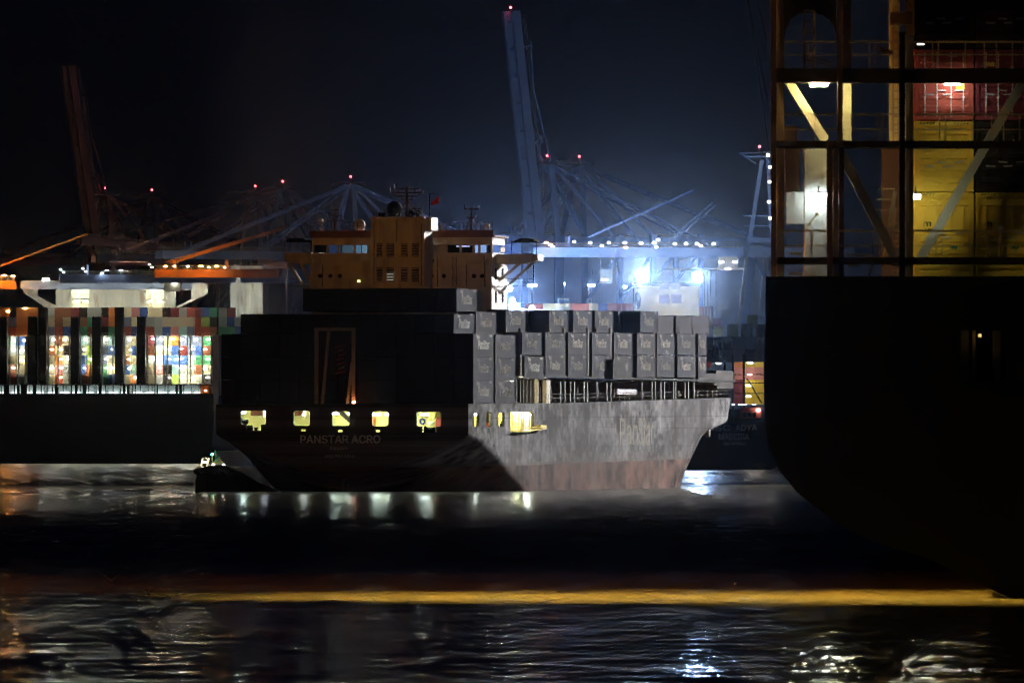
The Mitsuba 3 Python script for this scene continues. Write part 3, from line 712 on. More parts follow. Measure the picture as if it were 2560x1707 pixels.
for u in (1415, 1474, 1531, 1640, 1740, 1306):
    Y, z1 = side(u, 820 if u < 1600 else 832, HB)
    br = obj('lashing_bridge', MB().box(XO - 1.2, XO + 1.0, Y - 0.5, Y + 0.5, 14.75, 14.9), 'rust_steel', SHIP, PF)
    for X in (XO - 1.0, XO + 0.9):
        obj('post', MB().box(X - 0.15, X + 0.15, Y - 0.3, Y + 0.3, 14.5, z1), 'rust_steel', br, PF)
    for z in (17.0, 19.9):
        obj('walk', MB().box(XO - 0.84, XO + 0.74, Y - 0.5, Y + 0.5, z, z + 0.15), 'rust_steel', br, PF)
wb = MB(); (yw, zw), (yw1, zw0) = side(1508, 895, 16.0), side(1552, 943, 16.0)
wb.box(15.95, 16.9, yw + 2, yw1 - 1, zw0 - 0.3, zw - 0.2)
obj('lifeboat_screen', wb, 'black_hull', SHIP, PF)

# ---------------------------------------------------------------- the big container ship at the left, end on
LS = thing('container_ship', 'large dark container ship at the left, stacked with coloured containers under rows of lamps', 'ship')
DL = 3537.0
def zl(x, y):
    return x / 3.672, 600 + y / 3.672
def lx(x, D=DL):
    return (x / 3.672 - UC) * D / F
def lz(y, D=DL):
    return H + (VH - 600 - y / 3.672) * D / F
deck = lz(1418)
xr = lx(1958)
hl = MB().slab([(xr - 120, -1), (xr - 2.2, -1), (xr - 0.4, 5), (xr, 12), (xr, deck), (xr - 120, deck)], (0, DL - 8, 0), (1, 0, 0), (0, 0, 1), (0, 330, 0))
obj('hull', hl, 'blue_hull', LS)
TZ = (lz(615) - lz(1320)) / 8           # height of one tier
Z0 = lz(1320)
FRONT = {'c0': (25, 720), 'c3': (292, 720), 'c4': (388, 632), 'c8': (685, 713), 'c11': (882, 708), 'c14': (1090, 614), 'c17': (1295, 713)}
ROWS = {   # column centre in the zoomed photo: colours of the three top tiers (None where nothing stands)
    38: ('orange', None, None), 110: (None, 'slate', 'red'), 183: ('orange', 'orange', 'orange'), 254: ('orange', 'orange', 'orange'), 325: ('orange', None, None), 
    465: ('grey', 'tan', 'slate'), 539: ('brown', 'brown', 'red'), 613: ('brown', 'tan', 'blue'), 688: ('maroon', None, None), 763: ('dark', 'brown', 'green'), 838: ('grey', 'green', 'brown'),
    900: ('grey', None, None), 963: ('dark', 'maroon', 'navy'), 1028: ('orange', 'orange', 'green'), 1092: (None, None, None), 1168: ('cream', 'slate', 'red'), 1244: ('pink', 'cream', 'blue'), 1319: ('blue', None, None),
    1392: ('cream', None, None), 1377: (None, 'grey', 'red'), 1455: ('cream', 'grey', 'grey'), 1528: ('dark', 'tan', 'blue'), 1604: ('maroon', 'tan', 'pink'), 1679: ('grey', 'tan', 'teal'), 1753: ('red', 'tan', 'slate'),
    1815: (None, 'red', 'red'), 1828: ('maroon', None, None), 1882: ('blue', 'lime', 'red'), 1950: ('green', 'dark', 'brown'), 2038: ('grey', 'grey', 'green'), 2112: ('maroon', 'blue', 'green'), 2180: (None, 'grey', 'blue')}
LOWER = {110: ('teal', 'grey', 'tan', 'brown', 'red'), 190: ('blue', 'grey', 'cream', 'cream', 'grey'), 465: ('grey', 'brown', 'tan', 'tan', 'cream'), 545: ('brown', 'tan', 'orange', 'pink', 'red'), 610: ('tan', 'dark', 'tan', 'grey', 'grey'),
         763: ('teal', 'grey', 'blue', 'blue', 'red'), 820: ('grey', 'lime', 'lime', 'orange', 'orange'), 963: ('grey', 'slate', 'slate', 'green', 'green'), 1020: ('teal', 'blue', 'cream', 'cream', 'blue'), 1170: ('grey', 'tan', 'brown', 'blue', 'tan'),
         1228: ('tan', 'blue', 'cream', 'teal', 'orange'), 1377: ('maroon', 'brown', 'grey', 'tan', 'cream'), 1455: ('slate', 'cream', 'white', 'pink', 'white'), 1540: ('tan', 'grey', 'blue', 'dark', 'dark'), 1610: ('orange', 'blue', 'blue', 'teal', 'lime'),
         1680: ('slate', 'maroon', 'blue', 'grey', 'grey'), 1760: ('slate', 'slate', 'teal', 'grey', 'tan'), 1815: ('slate', 'blue', 'green', 'brown', 'grey'), 1890: ('green', 'brown', 'green', 'tan', 'dark')}
WORD = dict(navy='dark', slate='slate blue', tan='tan', mint='pale green', teal='pale teal', maroon='maroon', dark='dark', cream='cream')
DR = DL + 12.9
order = {c: i for i, c in enumerate(sorted(ROWS))}
for c, cols in ROWS.items():
    for t, m in enumerate(cols):
        if m:
            container((lx(c, DR), DR + 6.1, Z0 + TZ * (7 - t) + 0.02), m, f'{WORD.get(m, m)} container, {("topmost", "second topmost", "third topmost")[t]} tier, {ORD[order[c]]} stack from left, on the left ship', 'container ends in the upper tiers of the left ship')
order = {c: i for i, c in enumerate(sorted(LOWER))}
for c, cols in LOWER.items():
    for t, m in enumerate(cols):
        container((lx(c, DR), DR + 6.1, Z0 + TZ * (4 - t) + 0.02), m, f'{WORD.get(m, m)} container, {ORD[order[c]]} lamp-lit stack from left, {ORD[4 - t]} tier up, left ship', 'lamp-lit container ends of the left ship')
for i, (c, top) in enumerate(FRONT.values()):
    n = 8 if top < 680 else 7
    for t in range(n):
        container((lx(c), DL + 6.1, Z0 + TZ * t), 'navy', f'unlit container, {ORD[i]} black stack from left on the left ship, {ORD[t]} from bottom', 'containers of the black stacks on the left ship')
# lashing bridges: posts, cross walks and lamps in front of the lit ends
for i, (a, b) in enumerate([(75, 250), (432, 642), (728, 826), (928, 1030), (1132, 1250), (1340, 1955)]):
    br = obj('lashing_bridge', MB().box(lx(a), lx(b), DL + 9.6, DL + 12.2, Z0 - 0.05, Z0 + 0.05), 'grey_steel', LS)
    xs = [a + 3, b - 3] if b - a < 150 else ([a + 3, 158, b] if a < 100 else ([a + 3, 522, b - 14] if a < 500 else [1345, 1418, 1530, 1638, 1742, 1846, 1950]))
    for x in xs:
        obj('post', MB().box(lx(x) - 0.22, lx(x) + 0.22, DL + 9.2, DL + 9.6, Z0 - 3, lz(860)), 'grey_steel', br)
    for t in range(1, 6):
        z = Z0 + TZ * t
        obj('walk', MB().box(lx(a), lx(b), DL + 9.7, DL + 12.2, z - 0.05, z + 0.05), 'grey_steel', br)
        rl = MB().box(lx(a), lx(b), DL + 9.62, DL + 9.68, z + 1.0, z + 1.06)
        for x in np.arange(lx(a), lx(b), 1.9):
            rl.box(x, x + 0.06, DL + 9.62, DL + 9.68, z - 0.05, z + 1.0)
        obj('rail', rl, 'grey_steel', br)
LAMPS = [(110, 920), (208, 920), (190, 1008), (190, 1100), (480, 912), (580, 912), (548, 1003), (548, 1090), (548, 1172), (545, 1258), (775, 912), (1180, 910), (1185, 1005), (1392, 905), (1470, 907), (1580, 908), (1664, 910), (1788, 907), (1895, 908),
         (1455, 1000), (1540, 998), (1655, 996), (1762, 997), (1868, 998), (1455, 1090), (1545, 1090), (1658, 1088), (1760, 1088), (1455, 1172), (1655, 1174), (1758, 1173), (1862, 1176), (1655, 1258), (1760, 1258), (1392, 1090), (962, 912), (1020, 1000), (110, 1008), (110, 1172), (465, 1003), (465, 1172), (612, 1090), (763, 1003), (763, 1172), (820, 1090), (963, 1172), (1022, 1172), (1170, 1090), (1176, 1176), (1228, 1258), (963, 1090), (1610, 1090), (1540, 1258), (1890, 1258), (1890, 1090)]  # the later entries are lamps added to brighten the dimmer stacks
for i, (x, y) in enumerate(LAMPS):
    w = 0.95 if x > 1330 else 0.75
    e = 105 if x > 1440 else 80
    obj('lashing_lamp', lampmb((lx(x), DL + 10.9, lz(y)), w, 0.28, 0.3), 'lamp_body', LS, emit=(e, e * 1.0, e * 0.86) if i % 3 else (e, e * 0.93, e * 0.62), weight=0.9)
# walkway along the deck edge with bright bulkhead seen between stanchions
obj('walkway_bulkhead', MB().box(xr - 110, xr, DL + 4, DL + 4.2, deck, Z0 - 0.2), 'letter_white', LS)
wk = MB().box(xr - 110, xr, DL - 6, DL + 4, Z0 - 0.35, Z0 - 0.1)
r2 = random.Random(11)
x = xr - 75
while x < xr:
    wk.box(x, x + r2.choice([0.2, 0.3, 0.8]), DL + 0.5, DL + 0.9, deck, Z0 - 0.3)
    x += r2.choice([0.8, 1.2, 1.6, 2.3, 0.9])
for z in (0.55, 1.1):
    wk.box(xr - 110, xr, DL - 7.9, DL - 7.84, deck + z, deck + z + 0.07)
wk.box(xr - 110, xr, DL - 7.9, DL - 7.7, deck, deck + 0.25)
obj('walkway', wk, 'dark_steel', LS)
for i in range(17):
    x = 30 + i * 112
    obj('walkway_lamp', MB().box(lx(x) - 1.2, lx(x) + 1.2, DL + 2.5, DL + 2.7, deck + 0.5, deck + 0.75), 'lamp_body', LS, emit=(7, 9.5, 9.5), weight=0.35)
pb = MB(); a, b = lx(1840), lx(1940)
pb.box(a, b, DL + 2, DL + 2.5, deck, lz(1335)).box(a, a + 0.3, DL - 3, DL + 2, deck, lz(1335)).box(a, b, DL - 3, DL + 2, lz(1335), lz(1335) + 0.2)
obj('deck_locker', pb, 'box_orange', LS)
obj('walkway_lamp', lampmb((lx(1882), DL - 1, lz(1382)), 0.7, 0.5), 'lamp_body', LS, emit=(24, 13, 4), weight=0.5)
ep = MB().box(lx(1953), lx(2003), DL - 6, DL - 2, lz(1560), lz(872))
obj('end_pillar', ep, 'grey_steel', LS)
# accommodation with its two open stair bays, wings
DS = DL + 42
w = MB()
body = Polygon([(540, 378), (1610, 385), (1610, 700), (540, 700)])
for bay in ((650, 425, 822, 535), (650, 547, 822, 640), (1338, 435, 1507, 545), (1338, 558, 1507, 640)):
    body = body.difference(sbox(*bay).buffer(-8).buffer(8))
lwing = Polygon([(213, 372), (548, 372), (548, 640), (430, 628), (213, 482)]).difference(Polygon([(345, 440), (510, 440), (510, 600), (345, 515)]))
rwing = Polygon([(1604, 392), (1895, 398), (1900, 492), (1640, 625), (1604, 625)]).difference(Polygon([(1612, 460), (1755, 460), (1755, 542), (1612, 612)]))
def zpoly(p, D):
    return shapely.transform(p, lambda q: np.stack([lx(q[:, 0], D), lz(q[:, 1], D)], 1))
obj('accommodation', w.slab(zpoly(body, DS), (0, DS, 0), (1, 0, 0), (0, 0, 1), (0, 0.4, 0)).box(lx(545, DS), lx(1605, DS), DS + 4.0, DS + 12, lz(700, DS), lz(384, DS)), 'white_steel', LS)
obj('bridge_wing', MB().slab(zpoly(lwing, DS), (0, DS + 0.5, 0), (1, 0, 0), (0, 0, 1), (0, 3, 0)), 'white_steel', LS)
obj('bridge_wing', MB().slab(zpoly(rwing, DS), (0, DS + 0.5, 0), (1, 0, 0), (0, 0, 1), (0, 3, 0)), 'white_steel', LS)
obj('deck_cornice', MB().box(lx(560, DS), lx(748, DS), DS - 0.3, DS - 0.02, lz(405, DS), lz(380, DS)), 'white_steel', LS)
for bx in ((650, 822), (1338, 1507)):
    for y0 in (470, 590):
        for k in (0.27, 0.76):
            x = bx[0] + (bx[1] - bx[0]) * k
            obj('stair_lamp', lampmb((lx(x, DS), DS + 1.6, lz(y0 - 30, DS)), 1.3, 0.25), 'lamp_body', LS, emit=(60, 62, 45), weight=0.6)
    obj('bay_divider', MB().box(lx((bx[0] + bx[1]) / 2 - 3, DS), lx((bx[0] + bx[1]) / 2 + 3, DS), DS + 1.5, DS + 2, lz(640, DS), lz(430, DS)), 'white_steel', LS)
# funnel casing right of it
fu = MB(); DFN = DL + 60
fu.box(lx(2105, DFN), lx(2400, DFN), DFN, DFN + 10, lz(720, DFN), lz(240, DFN))
obj('funnel_casing', fu, 'white_steel', LS)
for x in (2240, 2310):
    obj('louvre', MB().box(lx(x - 22, DFN), lx(x + 22, DFN), DFN - 0.1, DFN - 0.03, lz(365, DFN), lz(286, DFN)), 'grey_steel', LS)
for x, r_ in ((2170, 0.7), (2250, 1.3), (2330, 0.8)):
    obj('exhaust_pipe', MB().tube((lx(x, DFN), DFN + 3, lz(240, DFN)), (lx(x, DFN), DFN + 3, lz(180, DFN)), r_, n=12), 'black_hull', LS, smooth=40)
obj('crane_stub', MB().bar((lx(2070, DFN), DFN - 5, lz(700, DFN)), (lx(2055, DFN), DFN - 5, lz(600, DFN)), 0.3).bar((lx(2040, DFN), DFN - 5, lz(628, DFN)), (lx(2100, DFN), DFN - 5, lz(630, DFN)), 0.25), 'grey_steel', LS)

q = at(596, 800, DL + 33)  # unseen lamp added to brighten the funnel casing
obj('added_funnel_light', lampmb(q, 1.0, 0.8, 0.6), 'lamp_body', LS, emit=(1500, 1520, 1360), weight=2)

# ---------------------------------------------------------------- the ship behind at the right: name on its stern, lit lashing bridge
AS = thing('container_ship', 'dark container ship moored beyond the middle ship, pale name across its shadowed stern', 'ship')
DA = 2690.0
def A(u, v, D=DA):
    return (u - UC) * D / F, H + (VH - v) * D / F
(xa, zd), (xb, _) = A(1500, 1022), A(2060, 1022)
obj('hull', MB().slab([(xa + 14, -1), (xb - 14, -1), (xb - 3, 5), (xb, 9), (xb, zd), (xa, zd), (xa, 9), (xa + 3, 5)], (0, DA, 0), (1, 0, 0), (0, 0, 1), (0, 300, 0)), 'blue_hull', AS)
for s, u0, u1, v0, v1, n in (('MSC', 1762, 1826, 1062, 1076, 'name_lettering'), ('ADYA', 1838, 1893, 1062, 1076, 'name_lettering'), ('MADEIRA', 1797, 1873, 1084, 1098, 'port_lettering'), ('IMO 9939412', 1808, 1864, 1106, 1112, 'number_lettering')):
    (x0, z0), (x1, z1) = A(u0, v1), A(u1, v0)
    obj(n, MB().text(s, z1 - z0, (x0, DA - 0.01, z0), (1, 0, 0), (0, 0, 1), x1 - x0, True), 'letter_white', AS)
# mooring opening with red panel and dark gear
mo = MB()
(x0, z1), (x1, z0) = A(1850, 1018), A(1903, 1046)
obj('mooring_recess', MB().box(x0, x1, DA - 0.5, DA - 0.4, z0, z1), 'box_red', AS)
for u in (1862, 1874, 1886):
    x, z = A(u, 1036)
    obj('mooring_winch', MB().tube((x - 0.35, DA - 0.9, z), (x + 0.35, DA - 0.9, z), 0.5, n=12), 'dark_steel', AS, smooth=30)
x, z = A(1895, 1025)
obj('deck_lamp', lampmb((x, DA - 1.3, z), 0.8, 0.6), 'lamp_body', AS, emit=(22, 20, 20), weight=0.6)
for u in (1812, 1832, 1850, 1862, 1885, 1852):
    x, z = A(u, 1011)
    obj('rail_lamp', lampmb((x, DA - 0.5, z), 0.8, 0.18), 'lamp_body', AS, emit=(5, 5.5, 6), weight=0.05)
GA = 'containers stacked on the ship beyond the middle one'
na = [0]
def abox(uc, vb, mat, label, D=DA + 4, rz=0.0, size=(12.19, 2.44, 2.88)):
    x, z = A(uc, vb, D)
    k = container((x, D + 6.1, z), mat, label, GA, rz, size)
    return k
PX = F / (DA + 4)
for c in range(9):
    u = 1768 + c * 27.2
    for t, (vb, m) in enumerate([(841 + 32 * 1, 'dark'), (841 + 64, 'dark')]):
        abox(u, vb, ['slate', 'navy', 'dark', 'slate'][(c + t) % 4], f'dim container, {("upper", "lower")[t]} dark tier above the lit lashing bridge, {ORD[c]} from left')
for t, vb in enumerate((937, 968, 999, 1012)):
    pass
LIT = [(1766, 938, 'red', 'first'), (1845, 938, 'orange', 'second'), (1873, 938, 'yellow', 'third'), (1900, 938, 'yellow', 'fourth'), (1845, 969, 'pink', ''), (1873, 969, 'pink', ''), (1900, 969, 'pink', ''), (1845, 1000, 'maroon', ''), (1873, 1000, 'yellow', ''), (1900, 1000, 'yellow', ''), (1845, 1031, 'maroon', ''), (1873, 1031, 'yellow', ''), (1900, 1031, 'yellow', '')]
for u, vb, m, _ in LIT:
    t = {938: 'top', 969: 'second', 1000: 'third', 1031: 'bottom'}[vb]
    p = {1766: 'at the far left', 1845: 'left', 1873: 'middle', 1900: 'right'}[u]
    abox(u, vb - 20, m, f'{m} container in the lit aisle beyond the bow, {t} tier, {p} stack', DA + 8)
for u in (1812, 1833, 1860, 1913):
    x, z0 = A(u, 1010); _, z1 = A(u, 885)
    obj('lashing_post', MB().box(x - 0.25, x + 0.25, DA + 2.5, DA + 3.2, zd, z1), 'dark_steel', AS)
lbm = MB()
for v in (937, 958, 984):
    (x0, z), (x1, _) = A(1790, v), A(1925, v)
    lbm.box(x0, x1, DA + 2.6, DA + 3.0, z, z + 0.2)
a, b = A(1868, 945), A(1905, 1008)
lbm.bar((a[0], DA + 2.5, a[1]), (b[0], DA + 2.5, b[1]), 0.3)
obj('lashing_bridge', lbm, 'dark_steel', AS)
for u, v in [(1797, 908), (1876, 907), (1875, 936), (1873, 964), (1872, 990)]:
    x, z = A(u, v)
    obj('lashing_lamp', lampmb((x, DA + 4.2, z), 1.0, 0.3, 0.4), 'lamp_body', AS, emit=(34, 33, 28), weight=1.3)
# containers standing higher: pale reefers and the stack by the accommodation
for u, vb, m, l in [(1833, 841, 'mint', 'lower pale green reefer container at the right beyond the bow'), (1881, 818, 'mint', 'upper pale green reefer container at the right, one step higher'), (1868, 841, 'dark', 'dark container end below the upper pale green reefer'), (1905, 841, 'dark', 'dark container end at the far right under the reefer step')]:
    abox(u, vb, m, l, DA + 3)
    if m == 'mint':
        x, z = A(u, vb - 6, DA + 3)
        obj('reefer_lettering', MB().text('REEFER', 0.5, (x + 0.25, DA + 2.97, z + 0.2), (0, 0, 1), (-1, 0, 0), 1.7), 'letter_black', AS) if False else None
for u, vb, m, l in [(1752, 793, 'pink', 'upper left pink container beside the beige accommodation'), (1770, 793, 'red', 'upper right red container beside the beige accommodation'), (1752, 818, 'yellow', 'lower left yellow container beside the beige accommodation'), (1770, 818, 'orange', 'lower right orange container beside the beige accommodation'),
                    (1793, 822, 'red', 'red container one step down from the stack beside the beige accommodation'), (1796, 842, 'yellow', 'bright yellow container lowest of the step beside the beige accommodation')]:
    abox(u, vb, m, l, 3150)
for i, m in enumerate(['slate', 'blue', 'maroon', 'red', 'cream', 'cream', 'cream', 'pink', 'pink', 'cream', 'blue', 'pink', 'red', 'pink', 'cream']):
    abox(1277 + i * 23.0, 785, m, f'{m} container end in the bright row behind the middle ship, {ORD[i]} from the left', 3160)
# accommodation block
DB = 2950.0
def B(u, v): return A(u, v, DB)
def abx(mb, u0, v0, u1, v1, d0, d1):
    (x0, z1), (x1, z0) = B(u0, v0), B(u1, v1)
    return mb.box(x0, x1, DB + d0, DB + d1, z0, z1)
obj('accommodation', abx(MB(), 1584, 716, 1748, 860, 0, 14), 'beige_paint', AS)
obj('roof_band', abx(MB(), 1580, 706, 1752, 716, -0.6, 14), 'blue_hull', AS)
for u0, v0, u1, v1 in [(1649, 706, 1672, 724), (1676, 706, 1700, 724), (1648, 737, 1672, 759), (1677, 737, 1704, 759)]:
    key = obj('louvre_window', abx(MB(), u0, v0, u1, v1, -0.75, -0.68), 'window_glass', AS, emit=(0.34, 0.34, 0.52), weight=0.02)
    (x0, z1), (x1, z0) = B(u0, v0), B(u1, v1)
    sl = MB()
    for i in range(6):
        z = z0 + (z1 - z0) * (i + 0.5) / 6
        sl.box(x0, x1, DB - 0.85, DB - 0.76, z - 0.05, z + 0.05)
    sl.box((x0 + x1) / 2 - 0.06, (x0 + x1) / 2 + 0.06, DB - 0.87, DB - 0.77, z0, z1)
    obj('slat', sl, 'dark_steel', key)
lf = MB(); (x0, z0), (_, z1) = B(1594, 775), B(1594, 730)
lf.ball((x0, DB - 2, (z0 + z1) / 2), (z1 - z0) / 2, 2, (0.35, 0.4, 1)).bar((x0 - 1, DB - 1, z0 - 1), (x0 - 1, DB - 1, z1 + 1), 0.25).bar((x0 - 1, DB - 1, z1 + 1), (x0 + 0.3, DB - 2, z1 + 1), 0.25)
obj('lifeboat', lf, 'dark_steel', AS, smooth=40)
for u, v, r_ in [(1605, 688, 1.15), (1743, 692, 1.0)]:
    x, z = B(u, v)
    n_ = 20
    ring = [[x + 1.25 * r_ * math.cos(2 * math.pi * i / n_), DB - 1.3 - 0.15 * math.sin(2 * math.pi * i / n_), z + 1.25 * r_ * math.sin(2 * math.pi * i / n_)] for i in range(n_)]
    obj('floodlight', MB().raw(ring + [[x, DB - 1.3, z]], [[i, (i + 1) % n_, n_] for i in range(n_)]), 'lamp_body', AS, emit=(600 * r_, 950 * r_, 1700 * r_), weight=50)
    obj('floodlight_bracket', MB().bar((x, DB - 1.0, z - 1.6), (x, DB - 1.0, z), 0.3).box(x - r_, x + r_, DB - 1.1, DB - 0.6, z - r_ * 0.7, z + r_ * 0.7), 'dark_steel', AS)
dk = abx(MB(), 1272, 762, 1412, 775, 100, 112)
abx(dk, 1272, 745, 1300, 762, 100, 106); abx(dk, 1400, 735, 1402, 762, 100, 100.4); abx(dk, 1425, 735, 1427, 775, 100, 100.4); abx(dk, 1400, 734, 1427, 736, 100, 100.4); abx(dk, 1270, 752, 1292, 754, 96, 106)
abx(dk, 1402, 755, 1427, 775, 101, 108)
obj('bridge_deck', dk, 'beige_paint', AS)
for u, v, e in [(1281, 752, 1300), (1274, 722, 3300), (1280, 778, 500), (1304, 777, 250), (1330, 770, 100)]:
    x, z = A(u, v, DB + 98)
    obj('floodlight', MB().ball((x, DB + 96, z), 0.7, 1), 'lamp_body', AS, emit=(e * 0.24, e * 0.42, e * 0.88), weight=2.5 if e < 800 else 30)
for u in (1300, 1360, 1420):  # hidden lamps put in to lift the row of container ends
    x, z = A(u, 800, DB + 195)
    obj('added_stack_light', lampmb((x, DB + 195, z), 1.0, 0.7), 'lamp_body', AS, emit=(420, 430, 440), weight=1)
for u in (1615, 1668, 1722):  # added out of sight to light the accommodation front evenly
    x, z = A(u, 815, DB - 30)
    obj('added_facade_light', lampmb((x, DB - 30, z), 1.0, 0.7), 'lamp_body', AS, emit=(800, 730, 540), weight=2)

# ---------------------------------------------------------------- the near ship at the right
NS = thing('container_ship', 'near ship cut off by the right edge, black rounded stern below lit lashing bridges', 'ship')
DN = 452.0
def N(u, v, D=DN):
    return (u - UC) * D / F, H + (VH - v) * D / F
prof = [(1914, 691), (1912, 1066), (1921, 1110), (1948, 1175), (1992, 1230), (2035, 1264), (2090, 1306), (2177, 1350), (2286, 1384), (2340, 1405), (2560, 1510), (2740, 1560)]
pts = [N(u, v) for u, v in prof]
cxn = pts[-1][0]
sec = Polygon(pts + [(cxn, pts[-1][1])] + [(2 * cxn - x, z) for x, z in pts[::-1]])
man = m3.CrossSection([np.array(shapely.geometry.polygon.orient(sec).exterior.coords)[:-1]], m3.FillRule.EvenOdd).extrude(280).rotate([90, 0, 0]).translate([0, DN + 280, 0])
(x0, z1), (x1, z0) = N(2400, 822), N(2510, 954)
man = man - m3.Manifold.cube([x1 - x0, 5, z1 - z0]).translate([x0, DN - 1, z0])
r = man.to_mesh()
hv = np.array(r.vert_properties[:, :3]); piv = np.array([pts[0][0], DN, 0])
obj('hull', ((hv - piv) @ rot_z(math.radians(-3.2)).T + piv, np.array(r.tri_verts)), 'black_hull', NS, smooth=30)
pl = MB()
for ua, ub in ((2400, 2425), (2434, 2442), (2486, 2505)):
    (xa_, _), (xb_, _) = N(ua, 822), N(ub, 822)
    pl.box(xa_, xb_, DN + 1.2, DN + 1.6, z0, z1 - 0.05)
obj('mooring_pillar', pl, 'buff_steel', NS)
x, z = N(2452, 838)
obj('mooring_lamp', lampmb((x, DN + 0.9, z), 0.12, 0.12, 0.12), 'lamp_body', NS, emit=(1.0, 0.7, 0.25), weight=0.3)

DP = 476.0          # plane of the lashing bridge
def pole(name, u0, v0, u1, v1, mat, D=DP, d=0.35):
    (a, z1), (b, z0) = N(u0, v0, D), N(u1, v1, D)
    return obj(name, MB().box(a, b, D, D + d, z0, z1), mat, NS)
deckz = N(1914, 691)[1]  # posts pair dark and pale paint for a shaded and a lit face
pole('lashing_post', 1928, -260, 1941, 692, 'rust_steel')
pole('lashing_post', 1942, -260, 1961, 692, 'buff_steel', DP + 0.6)
pole('lashing_post', 2094, -260, 2107, 366, 'rust_steel')
pole('lashing_post', 2108, -260, 2129, 366, 'buff_steel', DP + 2.2)
pole('lashing_post', 2068, 352, 2082, 692, 'rust_steel', DP, 0.5)
pole('lashing_post', 2083, 352, 2096, 692, 'buff_steel', DP + 0.7)
pole('lashing_post', 2097, 370, 2110, 692, 'rust_steel', DP + 1.2)
pole('lashing_post', 2249, 80, 2263, 692, 'black_hull', DP, 0.5)
pole('lashing_post', 2264, 90, 2284, 692, 'grey_steel', DP + 0.8)
pole('lashing_post', 2552, -200, 2640, 692, 'black_hull', DP + 8, 0.5)
# cable-guide tower behind: its lit look is painted in cream
pole('guide_tower', 2224, -200, 2248, 352, 'cream_wall', DP + 9, 0.6)
tw = MB()
for v in np.arange(-190, 350, 21.0):
    (a, z), (b, _) = N(2232, v, DP + 8.8), N(2250, v, DP + 8.8)
    tw.box(a, b, DP + 8.8, DP + 8.9, z, z + 0.07)
for u in (2233, 2247):
    (a, z1), (_, z0) = N(u, -190, DP + 8.8), N(u, 352, DP + 8.8)
    tw.box(a - 0.04, a + 0.04, DP + 8.8, DP + 8.9, z0, z1)
obj('tower_ladder', tw, 'buff_steel', NS)
pole('guide_tower', 2205, 370, 2248, 692, 'rust_steel', DP + 9, 0.6)
(a, z1), (b, z0) = N(2227, 31, DP), N(2284, 61, DP)
obj('tower_bracket', MB().box(a, b, DP, DP + 1, z0, z1), 'rust_steel', NS)
obj('tower_bracket', MB().slab([N(2245, 62), N(2284, 75), N(2284, 84), N(2262, 90)], (0, DP + 0.3, 0), (1, 0, 0), (0, 0, 1), (0, 0.4, 0)), 'rust_steel', NS)
def beam(v0, v1, D, depth, name='cross_beam', mat='dark_steel', u0=1940, u1=2900):
    (a, z1), (b, z0) = N(u0, v0, D), N(u1, v1, D)
    obj(name, MB().box(a, b, D, D + depth, z0, z1), mat, NS)
beam(171, 206, DP + 0.36, 1.6)
beam(352, 370, DP + 0.36, 1.6)
beam(643, 660, DP + 0.36, 1.6)
beam(-60, -20, DP + 0.36, 1.6)
for vt, vm, vb in ((105, 137, 171), (286, 324, 352), (577, 614, 643)):
    rl = MB()
    for v, w in ((vt, 0.075), (vm, 0.05)):
        (a, z), (b, _) = N(1941, v, DP), N(2900, v, DP)
        rl.box(a, b, DP + 0.1, DP + 0.1 + w, z - w / 2, z + w / 2)
    for u in [2019, 2172, 2187, 2330, 2345, 2412, 2460, 2490, 2530, 2560, 2620]:
        (a, z1), (_, z0) = N(u + (vt % 7) * 3, vt, DP), N(u, vb, DP)
        rl.box(a, a + 0.05, DP + 0.1, DP + 0.15, z0, z1)
    obj('guard_rail', rl, 'buff_steel', NS)
def brace(u0, v0, u1, v1, w, mat, D=DP + 0.5):
    (a, za), (b, zb) = N(u0, v0, D), N(u1, v1, D)
    obj('diagonal_brace', MB().bar((a, D, za), (b, D, zb), 0.3, w, up=(0, 0, 1)), mat, NS)
brace(1972, 204, 2064, 352, 0.36, 'buff_steel', DP + 2.2)
brace(2100, 378, 2238, 645, 0.38, 'grey_steel', DP + 2.2)
brace(2302, 645, 2566, 190, 0.36, 'grey_steel', DP + 4.1)
# left bay: ladder, arch, locker, lit cabinet
ld = MB()
for u in (2011, 2036):
    (a, z1), (_, z0) = N(u, 28, DP + 1), N(u, 171, DP + 1)
    ld.box(a - 0.04, a + 0.04, DP + 1, DP + 1.08, z0, z1)
for v in (29, 57, 83, 108, 133, 155):
    (a, z), (b, _) = N(2011, v, DP + 1), N(2036, v, DP + 1)
    ld.box(a, b, DP + 1, DP + 1.06, z, z + 0.06)
for v in (143, 151):
    (a, za), (b, zb) = N(2014, v - 4, DP + 1), N(2082, v + 14, DP + 1)
    ld.bar((a, DP + 1.3, za), (b, DP + 1.3, zb), 0.06)
obj('ladder', ld, 'buff_steel', NS)
arch = Polygon([N(1961, -60, DP), N(2094, -60, DP), N(2094, 100, DP), N(2090, 70, DP), N(2078, 48, DP), N(2058, 34, DP), N(2030, 28, DP), N(2000, 32, DP), N(1980, 46, DP), N(1968, 70, DP), N(1961, 110, DP)])
obj('arch_plate', MB().slab(arch, (0, DP + 1.4, 0), (1, 0, 0), (0, 0, 1), (0, 0.3, 0)), 'dark_steel', NS)
def cabinet(name, u0, v0, u1, v1, mat, D, d):
    (a, z1), (b, z0) = N(u0, v0, D), N(u1, v1, D)
    return obj(name, MB().box(a, b, D, D + d, z0, z1), mat, NS)
cabinet('ventilator_trunk', 2012, 372, 2066, 692, 'grey_steel', DP + 4.6, 1.5)
cabinet('ventilator_trunk', 1966, 480, 2009, 560, 'grey_steel', DP + 4.5, 1.0)
cabinet('ventilator_trunk', 1964, 372, 2000, 480, 'rust_steel', DP + 4.2, 1.0)
cabinet('ventilator_trunk', 1962, 315, 1992, 352, 'rust_steel', DP + 3, 1.0)
